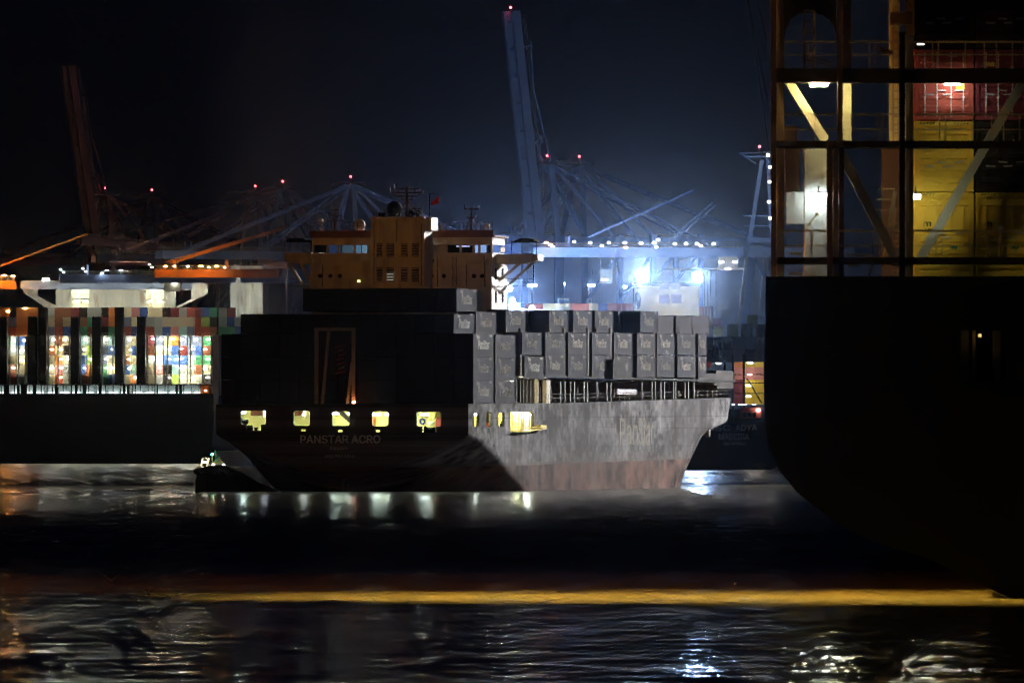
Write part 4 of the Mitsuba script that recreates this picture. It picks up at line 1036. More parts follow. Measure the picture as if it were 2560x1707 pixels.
(a, za), (b, zb) = N(2012, 576, DP + 3.5), N(2042, 535, DP + 3.5)
obj('hand_lever', MB().bar((a, DP + 3.6, za), (b, DP + 3.6, zb), 0.08).ball((b, DP + 3.6, zb), 0.08), 'buff_steel', NS)
sd = MB()
for u0, v0, u1, v1 in [(2210, 640, 2236, 476), (2218, 640, 2240, 480), (2226, 640, 2240, 520)]:
    (a, za), (b, zb) = N(u0, v0, DP + 3), N(u1, v1, DP + 3)
    sd.bar((a, DP + 3, za), (b, DP + 3, zb), 0.08)
for v in (474, 501, 527):
    (a, z), (b, _) = N(2192, v, DP + 3), N(2237, v, DP + 3)
    sd.box(a, b, DP + 3, DP + 3.06, z, z + 0.06)
for i in range(9):
    (a, z), (b, _) = N(2222 + i * 0.8, 560 + i * 15, DP + 3.2), N(2246, 560 + i * 15, DP + 3.2)
    sd.box(a, b, DP + 3.0, DP + 3.4, z, z + 0.05)
for u0, v0, u1, v1 in [(2112, 637, 2184, 639), (1974, 633, 2006, 635), (1972, 684, 2006, 686), (2172, 690, 2184, 655), (2120, 664, 2148, 664)]:
    (a, za), (b, zb) = N(u0, v0, DP + 3), N(u1, v1, DP + 3)
    sd.bar((a, DP + 3, za), (b, DP + 3, zb), 0.1)
obj('stairway', sd, 'buff_steel', NS)
LAMPN = [((2047, 212), 0.72, 0.16, (230, 200, 95), DP + 1.2, 5), ((2381, 207), 0.66, 0.2, (26, 28, 28), DP + 4.45, 5), ((2047, 488), 0.62, 0.16, (64, 74, 74), DP + 4.0, 4), ((2290, 492), 0.36, 0.18, (60, 62, 46), DP + 3.4, 5), ((2302, 111), 0.28, 0.05, (4, 4, 3.5), DP + 3, 0.3)]
for (u, v), w, h_, e, D, wt in LAMPN:
    x, z = N(u, v, D)
    k = obj('lamp', lampmb((x, D, z), w, h_, 0.24), 'lamp_body', NS, emit=e, weight=wt)
    obj('lamp_hood', MB().box(x - w / 2 - 0.05, x + w / 2 + 0.05, D - 0.16, D + 0.2, z + h_ / 2 + 0.004, z + h_ / 2 + 0.06).bar((x, D + 0.1, z + h_ / 2 + 0.06), (x, D + 0.1, z + h_ / 2 + 0.3), 0.06), 'dark_steel', NS)
(a, za), (b, zb) = N(2262, 503, DP + 1), N(2288, 488, DP + 2.2)
obj('lamp_arm', MB().bar((a, DP + 0.9, za), (b, DP + 3.4, zb + 0.15), 0.06), 'grey_steel', NS)

# the near ship's containers, doors towards the camera
DD = 481.0
def door_container(uc, vb, mat, label, marks=()):
    x, z = (uc - UC) * DD / F, H + (VH - vb) * DD / F
    W, Hc = 2.44, 2.88; mat = 'box_' + mat
    key = thing('shipping_container', label, 'shipping container', 'containers with their doors towards the near ship\'s lashing bridge')
    fr = (np.eye(3), np.array([x, DD, z]))
    m = MB().box(-W / 2 + 0.04, W / 2 - 0.04, 0.16, 12.1, 0.08, Hc - 0.04)
    for s in (-1, 1):
        m.box(min(s * W / 2, s * (W / 2 - 0.14)), max(s * W / 2, s * (W / 2 - 0.14)), 0, 0.18, 0, Hc)
    m.box(-W / 2 + 0.14, W / 2 - 0.14, 0.01, 0.17, 0, 0.18).box(-W / 2 + 0.14, W / 2 - 0.14, 0.01, 0.17, Hc - 0.16, Hc)
    obj('body', m, mat, key, fr)
    for s in (-1, 1):
        c = s * 0.54
        d = MB().box(c - 0.53, c + 0.53, 0.1, 0.15, 0.19, Hc - 0.17)
        for i in range(5):            # horizontal pressed corrugations
            z0 = 0.32 + i * 0.5
            v = [[c - 0.44, 0.09, z0], [c + 0.44, 0.09, z0], [c + 0.44, 0.025, z0 + 0.05], [c - 0.44, 0.025, z0 + 0.05], [c + 0.44, 0.025, z0 + 0.24], [c - 0.44, 0.025, z0 + 0.24], [c + 0.44, 0.09, z0 + 0.29], [c - 0.44, 0.09, z0 + 0.29]]
            if not (marks and 'clear' in marks and i in (2, 3)):
                d.raw(v, [[0, 1, 2], [0, 2, 3], [3, 2, 4], [3, 4, 5], [5, 4, 6], [5, 6, 7], [0, 3, 5], [0, 5, 7], [1, 4, 2], [1, 6, 4]])
        dk = obj('door', d, mat, key, fr)
        for q in (-0.24, 0.26):
            b = MB().tube((c + q, 0.0, 0.12), (c + q, 0.015, Hc - 0.1), 0.022, n=6)
            for zz in (0.2, 0.9, 1.9, 2.65):
                b.box(c + q - 0.05, c + q + 0.05, -0.005, 0.09, zz, zz + 0.06)
            obj('locking_bar', b, 'letter_white' if 'whitebars' in marks else mat, dk, fr)
        hn = MB()
        for q, zz in ((-0.24, 1.05), (0.26, 1.22)):
            hn.bar((c + q, -0.02, zz), (c + q - s * 0.36, -0.02, zz - 0.02), 0.035, 0.05)
        obj('handle', hn, 'grey_steel', dk, fr)
    for mk in marks:
        if mk in ('clear', 'whitebars'): continue
        kind, a, zz, w, h_, mm = mk
        if kind == 'text2':
            obj('lettering', MB().text('m', 0.24, (a, 0.036, zz), (1, 0, 0), (0, 0, 1), w, True).text('sc', 0.16, (a + 0.01, 0.036, zz - 0.23), (1, 0, 0), (0, 0, 1), w * 0.96, True), mm, key, fr)
        elif kind == 'disc':
            obj('sticker', MB().slab(shapely.geometry.Point(0, 0).buffer(w, 12), (a, 0.036, zz), (1, 0, 0), (0, 0, 1), (0, 0.01, 0)), mm, key, fr)
        elif kind == 'tri':
            obj('sticker', MB().slab([(-w, 0), (w, 0), (0, h_)], (a, 0.036, zz), (1, 0, 0), (0, 0, 1), (0, 0.01, 0)), mm, key, fr)
        elif kind == 'hazard':
            hz = MB()
            for i in range(5):
                hz.slab([(0, 0), (0.06, 0), (0.12, 0.09), (0.06, 0.09)], (a + i * 0.13, -0.012, zz), (1, 0, 0), (0, 0, 1), (0, 0.01, 0))
            obj('hazard_stripe', hz, mm, key, fr)
        else:
            obj('placard', MB().box(a, a + w, 0.026, 0.036, zz, zz + h_), mm, key, fr)
MSC = (('text2', -0.83, 1.5, 0.3, 0, 'letter_black'), ('disc', -0.18, 1.42, 0.1, 0, 'letter_white'), 'clear')
YB_ = 151.0
# seam heights from the photo: 299/303, 481, 659
for i, (uc, c) in enumerate([(2360, 0), (2513, 1), (2664, 2)]):  # darker paints beyond the left stack imitate the light falling off
    place = ('left', 'second', 'third')[i]
    door_container(uc, 300, 'red' if i == 0 else 'maroon', f'red container with white locking bars, top tier of near ship, {place} stack', ('whitebars', ('sheet', 0.5, 1.25, 0.35, 0.42, 'box_yellow'), ('tri', -0.3, 1.95, 0.09, 0.18, 'box_yellow'), ('disc', -0.72, 2.05, 0.09, 0, 'letter_white'), ('sheet', 0.2, 2.45, 0.34, 0.22, 'box_pink'), 'clear') if i == 0 else ('whitebars', ('sheet', -0.8, 1.5, 0.22, 0.28, 'box_grey'), ('sheet', -0.75, 2.2, 0.32, 0.22, 'box_yellow'), ('tri', 0.3, 2.1, 0.1, 0.18, 'letter_white')))
    door_container(uc, 479, 'yellow' if i == 0 else 'dark', ('yellow' if i == 0 else 'dim red') + f' container below the red top tier of the near ship, {place} stack', (('hazard', -1.0, 2.76, 0, 0, 'letter_black'), ('hazard', 0.4, 2.76, 0, 0, 'letter_black')) if i == 0 else (('tri', 0.35, 2.0, 0.1, 0.16, 'box_yellow'),))
    door_container(uc, 657, 'yellow', f'yellow container with black lettering in the near ship\'s lower tier, {place} stack', MSC + (('hazard', -1.0, 2.76, 0, 0, 'letter_black'), ('sheet', 0.25, 0.5, 0.3, 0.2, 'box_green')))
    door_container(uc, 835, 'yellow', f'yellow container mostly hidden behind the black stern edge, {place} stack', ())
    door_container(uc, 121, 'dark', f'unlit dark container above the red ones on the near ship, {place} stack', ())
    door_container(uc, -58, 'dark', f'unlit container near the photo top edge on the near ship, {place} stack', ())

# ---------------------------------------------------------------- ship-to-shore gantry cranes
RED = (9, 0.7, 0.9)
def crane(label, D, u, v, apex=22.0, yaw=28, boom=('down', 58), gauge=30, span=20, back=22, mat='crane_blue', legs=True, boom_mat=None, lamps=0, lamp_rgb=(10, 10, 9), red=True, flip=1, mast=True, house=True):
    """u, v: the photo's point of the boom hinge; boom points to the photo's left (flip=1), turned by yaw."""
    key = thing('gantry_crane', label, 'crane', 'ship to shore gantry cranes along the quay')
    o = at(u, v, D); zg = o[2]
    y = math.radians(yaw)
    R = np.array([[-flip * math.cos(y), math.sin(y), 0], [-math.sin(y) * 1.0, -flip * math.cos(y), 0], [0, 0, 1.0]])
    fr = (R, np.array([o[0], o[1], 0]))          # x along the boom (seaward), y across
    hs = span / 2
    def part(n, m, mt=mat, **k): return obj(n, m, mt, key, fr, **k)
    if legs:
        for s in (-1, 1):
            for x in (0, -gauge):
                part('leg', MB().bar((x, s * hs, 4), (x, s * hs, zg + 2), 1.5, 1.2))
            part('portal_beam', MB().bar((0, s * hs, 18), (-gauge, s * hs, 18), 1.3, 1.8))
            part('side_brace', MB().bar((0, s * hs, 20), (-gauge, s * hs, zg - 3), 0.9))
        for x in (0, -gauge):
            part('cross_beam', MB().bar((x, -hs, zg - 2), (x, hs, zg - 2), 1.2, 2.0))
    for s in (-1, 1):
        part('main_girder', MB().bar((0, s * 2.6, zg), (-gauge - back, s * 2.6, zg), 1.2, 2.4))
        if not mast: continue
        part('mast_leg', MB().bar((0, s * hs, zg + 1), (-2, s * 2.4, zg + apex), 1.3, 1.1))
        part('mast_leg', MB().bar((-gauge * 0.62, s * hs * 0.8, zg + 1), (-2.5, s * 2.4, zg + apex), 1.0, 0.9))
        for q in (gauge + back * 0.7,):
            part('backstay', MB().bar((-2, s * 2.5, zg + apex), (-q, s * 2.6, zg + 1.2), 0.75, 0.6))
    for k in range(1, 6) if mast else ():
        zz = zg + apex * k / 6
        x_ = -2 * k / 6
        part('mast_platform', MB().box(x_ - 1.5, x_ + 2.0, -hs + (hs - 2.4) * k / 6 - 1, -hs + (hs - 2.4) * k / 6 + 1, zz, zz + 0.15).box(x_ + 1.9, x_ + 2.0, -hs + (hs - 2.4) * k / 6 - 1, -hs + (hs - 2.4) * k / 6 + 1, zz + 0.9, zz + 1.0), 'grey_steel')
    zt = zg + apex
    pf = MB().box(-5, 3, -5, 5, zt, zt + 0.3)
    for a in (-5, -2.4, 0.2, 2.9):
        for b in (-5, 4.9):
            pf.box(a, a + 0.1, b, b + 0.1, zt, zt + 1.2)
    pf.box(-5, 3, -5, -4.95, zt + 1.1, zt + 1.2).box(-5, 3, 4.95, 5, zt + 1.1, zt + 1.2).bar((-2, 0, zt), (-2, 0, zt + 2.4), 0.3)
    if mast: part('apex_platform', pf, 'grey_steel')
    if red and mast:
        part('warning_light', MB().ball((-2, 0, zt + 2.6), 0.42, 1), 'lamp_body', emit=RED, weight=0.03)
    if house: part('machinery_house', MB().box(-gauge - back + 2, -gauge + 3, -4.5, 4.5, zg + 1.4, zg + 7))
    L = boom[1]
    a = math.radians(83 if boom[-1] == 'tip' else 81) if boom[0] == 'up' else math.radians(boom[2] if len(boom) > 2 else 0)
    d, n_ = np.array([math.cos(a), 0, math.sin(a)]), np.array([-math.sin(a), 0, math.cos(a)])
    h0 = np.array([1.5, 0, zg])
    bm = boom_mat or mat
    bkey = None
    for s in (-1, 1):
        p0 = h0 + [0, s * 2.6, 0]
        k_ = part('boom_girder', MB().bar(p0, p0 + d * L, 1.15, 2.5, up=n_), bm)
        rl = MB()
        for hh in (1.7, 2.3):
            rl.bar(p0 + n_ * hh + [0, s * 1.2, 0], p0 + n_ * hh + d * L * 0.98 + [0, s * 1.2, 0], 0.12)
        for i in range(int(L / 2.4)):
            q = p0 + d * (2.4 * i + 1) + [0, s * 1.2, 0]
            rl.bar(q + n_ * 1.2, q + n_ * 2.3, 0.1)
        part('boom_rail', rl, 'grey_steel')
    for i in range(1, 9):
        q = h0 + d * L * i / 8.4
        part('boom_tie', MB().bar(q + [0, -2.6, 0], q + [0, 2.6, 0], 0.7), bm)
    for i in range(8):
        qa, qb = h0 + d * L * (i + 0.15) / 8.4, h0 + d * L * (i + 1) / 8.4
        sg = 1 if i % 2 else -1
        part('boom_lacing', MB().bar(qa + [0, -2.6 * sg, 0] + n_ * 1.0, qb + [0, 2.6 * sg, 0] + n_ * 1.0, 0.3), bm)
    part('boom_cable', MB().bar(h0 + n_ * 2.9, h0 + d * L + n_ * 2.2, 0.2), 'grey_steel')
    for k in (0.42, 0.84):
        q = h0 + d * L * k
        for s in (-1, 1):
            part('stay_lug', MB().bar(q + [0, s * 2.6, 0] + n_ * 1.2, q + [0, s * 2.4, 0] + n_ * 4.2, 0.5), bm)
    for k in (0.45, 0.86) if mast else ():
        q = h0 + d * L * k + n_ * (3.8 if boom[0] == 'up' else 1.3)
        for s in (-1, 1):
            if boom[0] == 'up':
                m_ = (np.array([-2, s * 2.5, zt]) + q) / 2 + [s * 0.0 + 3.0, 0, -2.0 if k < 0.5 else 4.0]
                part('forestay', MB().bar((-2, s * 2.5, zt), m_ + [0, s * 2.4, 0], 0.4).bar(m_ + [0, s * 2.4, 0], q + [0, s * 2.4, 0], 0.4))
            else:
                part('forestay', MB().bar((-2, s * 2.5, zt), q + [0, s * 2.4, 0], 0.75, 0.6))
    if boom[0] == 'up' and boom[-1] == 'tip':
        part('warning_light', MB().ball(h0 + d * (L + 1), 0.42, 1), 'lamp_body', emit=RED, weight=0.03)
    for i in range(lamps):
        q = h0 + d * L * (i + 0.6) / lamps
        part('boom_lamp', MB().box(q[0] - 0.45, q[0] + 0.45, hs * 0 + 3.9, 4.3, q[2] + 1.5, q[2] + 1.9), 'lamp_body', emit=lamp_rgb, weight=0.5)
    return key, fr, h0, d, part
# raised booms
crane('gantry crane with the tallest raised boom, rising behind the bridge of the middle ship', 3250, 1352, 602, 21, 27, ('up', 64, 'tip'), back=24, house=False)
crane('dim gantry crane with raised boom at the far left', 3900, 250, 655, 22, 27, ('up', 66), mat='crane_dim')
crane('gantry crane between the raised centre boom and the right tower, red lamp on its apex', 3420, 1432, 602, 22, 20, ('down', 20), back=30, gauge=36, house=False)
# lowered booms in the background rows
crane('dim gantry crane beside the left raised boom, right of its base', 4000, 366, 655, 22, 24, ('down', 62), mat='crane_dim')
crane('gantry crane with the left red lamp of the pair left of the bridge', 3900, 622, 650, 22, 24, ('down', 60, 6), mat='crane_blue_shaded')
crane('gantry crane with the brighter red lamp of the pair left of the bridge', 3780, 690, 648, 22.5, 24, ('down', 62), mat='crane_blue_shaded')
crane('gantry crane whose top rises just left of the funnel casing, red lamp above', 3700, 862, 640, 22.5, 24, ('down', 62), back=30, gauge=34)
# the orange and dark booms over the left ship
key, fr, h0, d, part = crane('gantry crane with sodium-lit orange boom reaching left over the left ship', 3520, 706, 684, 16, 7, ('down', 37), boom_mat='crane_orange', lamps=0, red=False, legs=False, mast=False, house=False)
for u0, v0, u1, v1 in [(412, 656, 716, 566), (424, 658, 700, 572), (436, 656, 700, 575)]:
    obj('forestay', MB().bar(at(u0, v0, 3515), at(u1, v1, 3518), 0.45), 'crane_orange', key)
for x, y in [(1370, 225), (1395, 250), (1600, 240), (1725, 240), (1910, 250), (2055, 253)]:
    q = at(x / 3.672, 600 + y / 3.672, 3512.0)
    kk = obj('boom_lamp', lampmb(q, 0.7, 0.45), 'lamp_body', key, emit=(16, 13, 8), weight=0.7)
for x, y in [(1520, 258), (1840, 258), (1980, 258)]:
    q = at(x / 3.672, 600 + y / 3.672, 3508.0)
    obj('sodium_lamp', lampmb(q + [0, 0, 0.6], 0.9, 0.4), 'lamp_body', key, emit=(140, 48, 8), weight=1.2)
key, fr, h0, d, part = crane('gantry crane with long dark boom lying over the left ship\'s white bridge', 3535, 600, 697, 14, 4, ('down', 53), mat='crane_blue', red=False, legs=False, mast=False, house=False)
for x, y in [(555, 270), (585, 298), (760, 262), (785, 288), (935, 303), (980, 280), (1110, 277)]:
    q = at(x / 3.672, 600 + y / 3.672, 3528.0)
    obj('boom_lamp', lampmb(q, 0.75, 0.3), 'lamp_body', key, emit=(20, 22, 25), weight=0.7)
for x in (420, 760, 1090, 1420, 1750):  # unseen lamps added behind the boom to light the white bridge
    q = at(x / 3.672, 692, 3566.0)
    obj('down_light', lampmb(q - [0, 0, 0.6], 2.0, 0.3, 0.5), 'lamp_body', key, emit=(185, 190, 162), weight=2.4)
    q = at(x / 3.672, 698, 3545.0)  # second hidden row, added to light the top container tiers
    obj('down_light', lampmb(q - [0, 0, 0.3], 2.0, 0.3, 0.6), 'lamp_body', key, emit=(170, 160, 125), weight=1.5)
q = at(1585 / 3.672, 712, 3534)
obj('operator_cab', MB().box(q[0] - 2.6, q[0] + 2.4, 3533, 3536, q[2] - 2, q[2] + 3.2), 'white_steel', key)
obj('down_light', lampmb(q + [0.6, -2.2, 0.4], 1.0, 0.5), 'lamp_body', key, emit=(18, 18, 15), weight=0.5)
key, fr, h0, d, part = crane('gantry crane cut off by the left edge, only its orange boom end in view', 3560, 52, 713, 14, 5, ('down', 40), boom_mat='crane_orange', red=False, legs=False, mast=False, house=False)
for x, y, e in [(40, 322, 20), (120, 330, 14), (228, 628, 14), (75, 655, 12)]:
    q = at(x / 3.672, 600 + y / 3.672, 3550)
    obj('sodium_lamp', lampmb(q, 1.0, 0.3), 'lamp_body', key, emit=(e * 30, e * 10.5, e * 1.8), weight=1.2)
for u0, v0, u1, v1 in [(-30, 676, 218, 585)]:
    obj('forestay', MB().bar(at(u0, v0, 3560), at(u1, v1, 3562), 0.5), 'crane_orange', key)
# the blue boom on the right over the ship beyond
key, fr, h0, d, part = crane('gantry crane at the right, its blue-lit boom with lamps reaching the middle ship\'s bridge', 3080, 1868, 632, 24, 8, ('down', 55), back=10, gauge=18, legs=False, red=False, mast=False, house=False)
for u, v in [(1436, 604), (1476, 607), (1522, 607), (1562, 608), (1603, 608), (1636, 607), (1646, 599), (1687, 609), (1715, 609), (1743, 609), (1784, 609), (1752, 614), (1504, 614), (1641, 618)]:
    q = at(u, v, 3066.0)
    obj('boom_lamp', lampmb(q, 0.8, 0.55), 'lamp_body', key, emit=(15, 15, 14), weight=0.2)
for u, v in [(1366, 607), (1376, 612), (1381, 616), (1564, 619)]:
    q = at(u, v, 3066.0)
    obj('boom_lamp', lampmb(q, 1.0, 0.45), 'lamp_body', key, emit=(26, 9, 3), weight=0.3)
for u0, v0, u1, v1, w, m in [(1870, 646, 1851, 816, 1.6, 'white_steel'), (1880, 646, 1862, 816, 2.2, 'crane_blue'), (1916, 646, 1902, 790, 1.1, 'white_steel'), (1888, 645, 1908, 690, 0.9, 'crane_blue')]:
    a, b = at(u0, v0, 2895), at(u1, v1, 2895)
    obj('leg', MB().bar(a, b, w * 0.94, w * 0.7), m, key)
for u, v in [(1920, 388), (1926, 418), (1924, 455), (1922, 505), (1926, 546)]:
    q = at(u, v, 3070)
    obj('mast_lamp', lampmb(q, 0.8, 0.7), 'lamp_body', key, emit=(16, 16, 13), weight=0.3)
mm = MB()
for u0, v0, u1, v1, w in [(1905, 400, 1868, 640, 1.0), (1918, 380, 1932, 640, 0.8), (1858, 540, 1935, 540, 0.3), (1858, 565, 1935, 565, 0.25), (1848, 384, 1935, 380, 0.3), (1852, 384, 1890, 410, 0.25), (1868, 600, 1940, 600, 1.2), (1850, 620, 1930, 622, 1.4)]:
    a, b = at(u0, v0, 3080), at(u1, v1, 3080)
    mm.bar(a, b, w)
obj('mast', mm, 'crane_blue', key)
q = at(1899, 367, 3080)
obj('warning_light', MB().ball(q, 0.42, 1), 'lamp_body', key, emit=RED, weight=0.03)
obj('mast_head', MB().bar(q - [0, 0, 2.5], q, 0.3).box(q[0] - 3.5, q[0] + 2.5, 3078, 3082, q[2] - 2.8, q[2] - 2.4), 'crane_blue', key)
for u0, v0, u1, v1 in [(1478, 590, 1735, 475), (1672, 602, 1785, 505), (1682, 602, 1790, 512), (1470, 594, 1700, 492)]:
    obj('forestay', MB().bar(at(u0, v0, 3070), at(u1, v1, 3075), 0.4), 'crane_blue', key)
cb = MB(); q = at(1515, 690, 3070)
cb.box(q[0] - 1.6, q[0] + 1.6, 3068, 3072, q[2] - 1.6, q[2] + 1.8).box(q[0] - 2.2, q[0] + 2.2, 3068, 3071, q[2] - 2.0, q[2] - 1.7).bar(q + [-1.4, 0, 1.8], q + [-1.4, 0, 6], 0.2).bar(q + [1.4, 0, 1.8], q + [1.4, 0, 6], 0.2)
obj('operator_cab', cb, 'white_steel', key)
obj('cab_lamp', lampmb(at(1512, 699, 3066), 1.6, 0.3), 'lamp_body', key, emit=(10, 11, 8), weight=0.2)
q0, q1 = at(1662, 675, 3066), at(1860, 675, 3066)
obj('trolley_platform', MB().box(q0[0], q1[0], 3064, 3072, q0[2], q0[2] + 0.5).box(q0[0] + 14, q0[0] + 19, 3064, 3070, q0[2] + 0.5, q0[2] + 3.4), 'white_steel', key)
for u, v in [(1804, 655), (1838, 655), (1820, 672)]:
    obj('trolley_lamp', lampmb(at(u, v, 3060), 1.2, 0.5), 'lamp_body', key, emit=(14, 14, 14), weight=0.5)
wr = MB()
for u in (1481, 1554, 1761, 1768, 1776, 1790):
    wr.bar(at(u, 672, 3075), at(u, 800, 3075), 0.14)
obj('hoist_rope', wr, 'grey_steel', key)
# ropes hanging at the upper right from a crane out of frame
key = thing('gantry_crane', 'slanting stay cables of a crane out of frame, beside the near ship', 'crane', None)
for u0, v0, u1, v1, w in [(1870, 0, 1928, 300, 0.5), (1893, 0, 1932, 180, 0.45), (1862, -60, 1925, 390, 0.3)]:
    obj('stay_cable', MB().bar(at(u0 - (u1 - u0) * 0.2, v0 - (v1 - v0) * 0.2, 2790), at(u1, v1, 2790), w), 'letter_white', key)

# machinery sheds on the girders
for i, (u0, v0, u1, v1, D) in enumerate([(1620, 586, 1757, 604, 3300), (1528, 592, 1612, 604, 3320), (588, 634, 642, 660, 3800), (480, 640, 508, 662, 3980)]):
    m = MB(); a, b = at(u0, v1, D), at(u1, v0, D)
    m.slab([(a[0], a[2]), (b[0], a[2]), (b[0] - 2, b[2] - 0.4), (a[0] + (b[0] - a[0]) * 0.45, b[2] + 0.4), (a[0] + 0.5, b[2])], (0, D, 0), (1, 0, 0), (0, 0, 1), (0, 8, 0))
    k = thing('machinery_house', ('large pale machinery house above the blue boom, right of the two', 'smaller pale machinery house above the blue boom, left of the two', 'tan machinery house above the orange boom', 'dim machinery house right of the left raised boom')[i], 'machinery house')
    scene[k] = mikit.ply(m.get(), 'beige_paint')

# ---------------------------------------------------------------- yard light masts behind the quay
GM = 'yard floodlight masts behind the quay'
for i, (u, v, D, e) in enumerate([(1262, 712, 3700, 330), (1330, 716, 3900, 260), (1400, 712, 3750, 300), (1475, 716, 4100, 260), (1555, 720, 4000, 220), (1200, 706, 4300, 130)]):
    p = at(u, v, D)
    key = thing('light_mast', f'yard floodlight mast behind the quay, {ORD[i]} of the row in the blue glow', 'light mast', GM)
    obj('mast', MB().tube((p[0], p[1], 4), (p[0], p[1], p[2]), 0.4, 0.2), 'grey_steel', key)
    obj('lamp_head', MB().box(p[0] - 1.6, p[0] + 1.6, p[1] - 0.4, p[1] + 0.4, p[2], p[2] + 0.7), 'lamp_body', key, emit=(e * 0.2, e * 0.38, e * 1.0), weight=2)

# ---------------------------------------------------------------- the tug at the port quarter
key = thing('tugboat', 'black tugboat pushing at the port quarter of the middle ship, small lit wheelhouse', 'tugboat')
DT = 1425.0
def TP(u, v): 
    p = at(u, v, DT); return p[0], p[2]
hp = [TP(487, 1226), TP(486, 1205), TP(484, 1201), TP(492, 1172), TP(512, 1166), TP(560, 1163), TP(600, 1178), TP(640, 1203), TP(697, 1226), TP(700, 1229)]
x0 = hp[0][0]
def tug_hull():
    xs = np.linspace(hp[0][0], hp[-1][0], 26)
    top = np.interp(xs, [p[0] for p in (hp[1], hp[3], hp[4], hp[5], hp[6], hp[7], hp[8], hp[9])], [p[1] for p in (hp[1], hp[3], hp[4], hp[5], hp[6], hp[7], hp[8], hp[9])])
    v = []
    for x, z in zip(xs, top):
        t = (x - xs[0]) / (xs[-1] - xs[0])
        hb = 4.2 * min(1, (0.35 + t * 6)) * (1 - t ** 3.2) + 0.05
        z = max(z, 0.15)
        v += [[x, -hb * 0.75, -0.8], [x, -hb, z], [x, hb, z], [x, hb * 0.75, -0.8]]
    f = []
    for i in range(25):
        for j in range(4):
            a, b = i * 4 + j, i * 4 + (j + 1) % 4
            f += [[a, a + 4, b + 4], [a, b + 4, b]]
    f += [[0, 1, 2], [0, 2, 3], [100, 102, 101], [100, 103, 102]]
    return np.array(v) + [0, DT + 4.2, 0], np.array(f)
obj('hull', tug_hull(), 'black_hull', key, smooth=40)
fd = MB()
for i in range(9):
    x, z = TP(492 + i * 11, 1178 + max(0, i - 6) * 6)
    fd.ball((x, DT + 0.1, z), 0.42, 1)
obj('fender', fd, 'black_hull', key, smooth=True)
(xw0, zw0), (xw1, zw1) = TP(500, 1166), TP(518, 1140)
obj('wheelhouse', MB().box(xw0 + 0.3, xw1 - 0.2, DT + 3.0, DT + 6.5, zw0, zw1 - 0.4).box(xw0, xw1, DT + 2.6, DT + 7, zw1 - 0.4, zw1 - 0.15), 'dark_steel', key)
ps = MB()
for u in (503, 518):
    (x, z0_), (_, z1_) = TP(u, 1166), TP(u, 1144)
    ps.bar((x - 0.1, DT + 2.4, z0_), (x + 0.15, DT + 2.4, z1_), 0.22)
(xp, zp), (xq, zq) = TP(511, 1143), TP(518, 1148)
ps.bar((xp, DT + 2.4, zp), (xq, DT + 2.4, zq), 0.16)
obj('wheelhouse_post', ps, 'white_steel', key)
cap = MB()
ap = TP(546, 1141)
b0, b1 = TP(527, 1159), TP(561, 1160)
v = [[b0[0], DT + 2.2, b0[1]], [b1[0], DT + 2.2, b1[1]], [b1[0] - 0.4, DT + 5.5, b1[1]], [b0[0], DT + 5.5, b0[1]], [ap[0], DT + 3.4, ap[1]]]
cap.raw(v, [[0, 1, 4], [1, 2, 4], [2, 3, 4], [3, 0, 4], [0, 3, 2], [0, 2, 1]])
obj('funnel_canopy', cap, 'box_tan', key)
x, z = TP(529, 1135)
obj('mast', MB().bar((x, DT + 3, TP(529, 1160)[1]), (x, DT + 3, z), 0.12).bar((ap[0] - 0.3, DT + 3.4, ap[1]), (ap[0] - 0.5, DT + 3.4, ap[1] + 0.6), 0.14).bar((TP(536, 1128)[0], DT + 4, ap[1] - 0.5), (TP(536, 1128)[0], DT + 4, TP(536, 1124)[1]), 0.07), 'buff_steel', key)
obj('green_light', MB().ball((x, DT + 2.7, z), 0.17, 2), 'lamp_body', key, emit=(1.2, 14, 8), weight=0.3)
x, z = TP(511, 1161)
obj('deck_lamp', lampmb((x, DT + 1.6, z + 0.3), 0.5, 0.15), 'lamp_body', key, emit=(24, 23, 18), weight=0.5)
x, z = TP(533, 1160)
obj('deck_lamp', lampmb((x, DT + 1.2, z), 0.2, 0.15), 'lamp_body', key, emit=(60, 48, 26), weight=0.5)
fo = MB(); rf = np.random.default_rng(5)
for i in range(260):
    t_ = rf.random() ** 0.8
    x = TP(505 + 195 * t_, 1227)[0]
    fo.ball((x, DT - 2.5 - rf.random() * 4 + 5 * t_, 0.02), 0.1 + 0.22 * rf.random() * (1 - 0.6 * t_), 0, (2.2, 2.0, 0.5))
k = thing('wake_foam', 'thin white line of foam along the tugboat', 'foam'); labels[k]['kind'] = 'stuff'
scene[k] = mikit.ply(fo.get(), 'letter_white', smooth=True)
obj('bow_light', lampmb((TP(560, 1165)[0], DT - 1.5, TP(560, 1165)[1] + 0.2), 0.3, 0.12), 'lamp_body', key, emit=(40, 36, 32), weight=0.6)

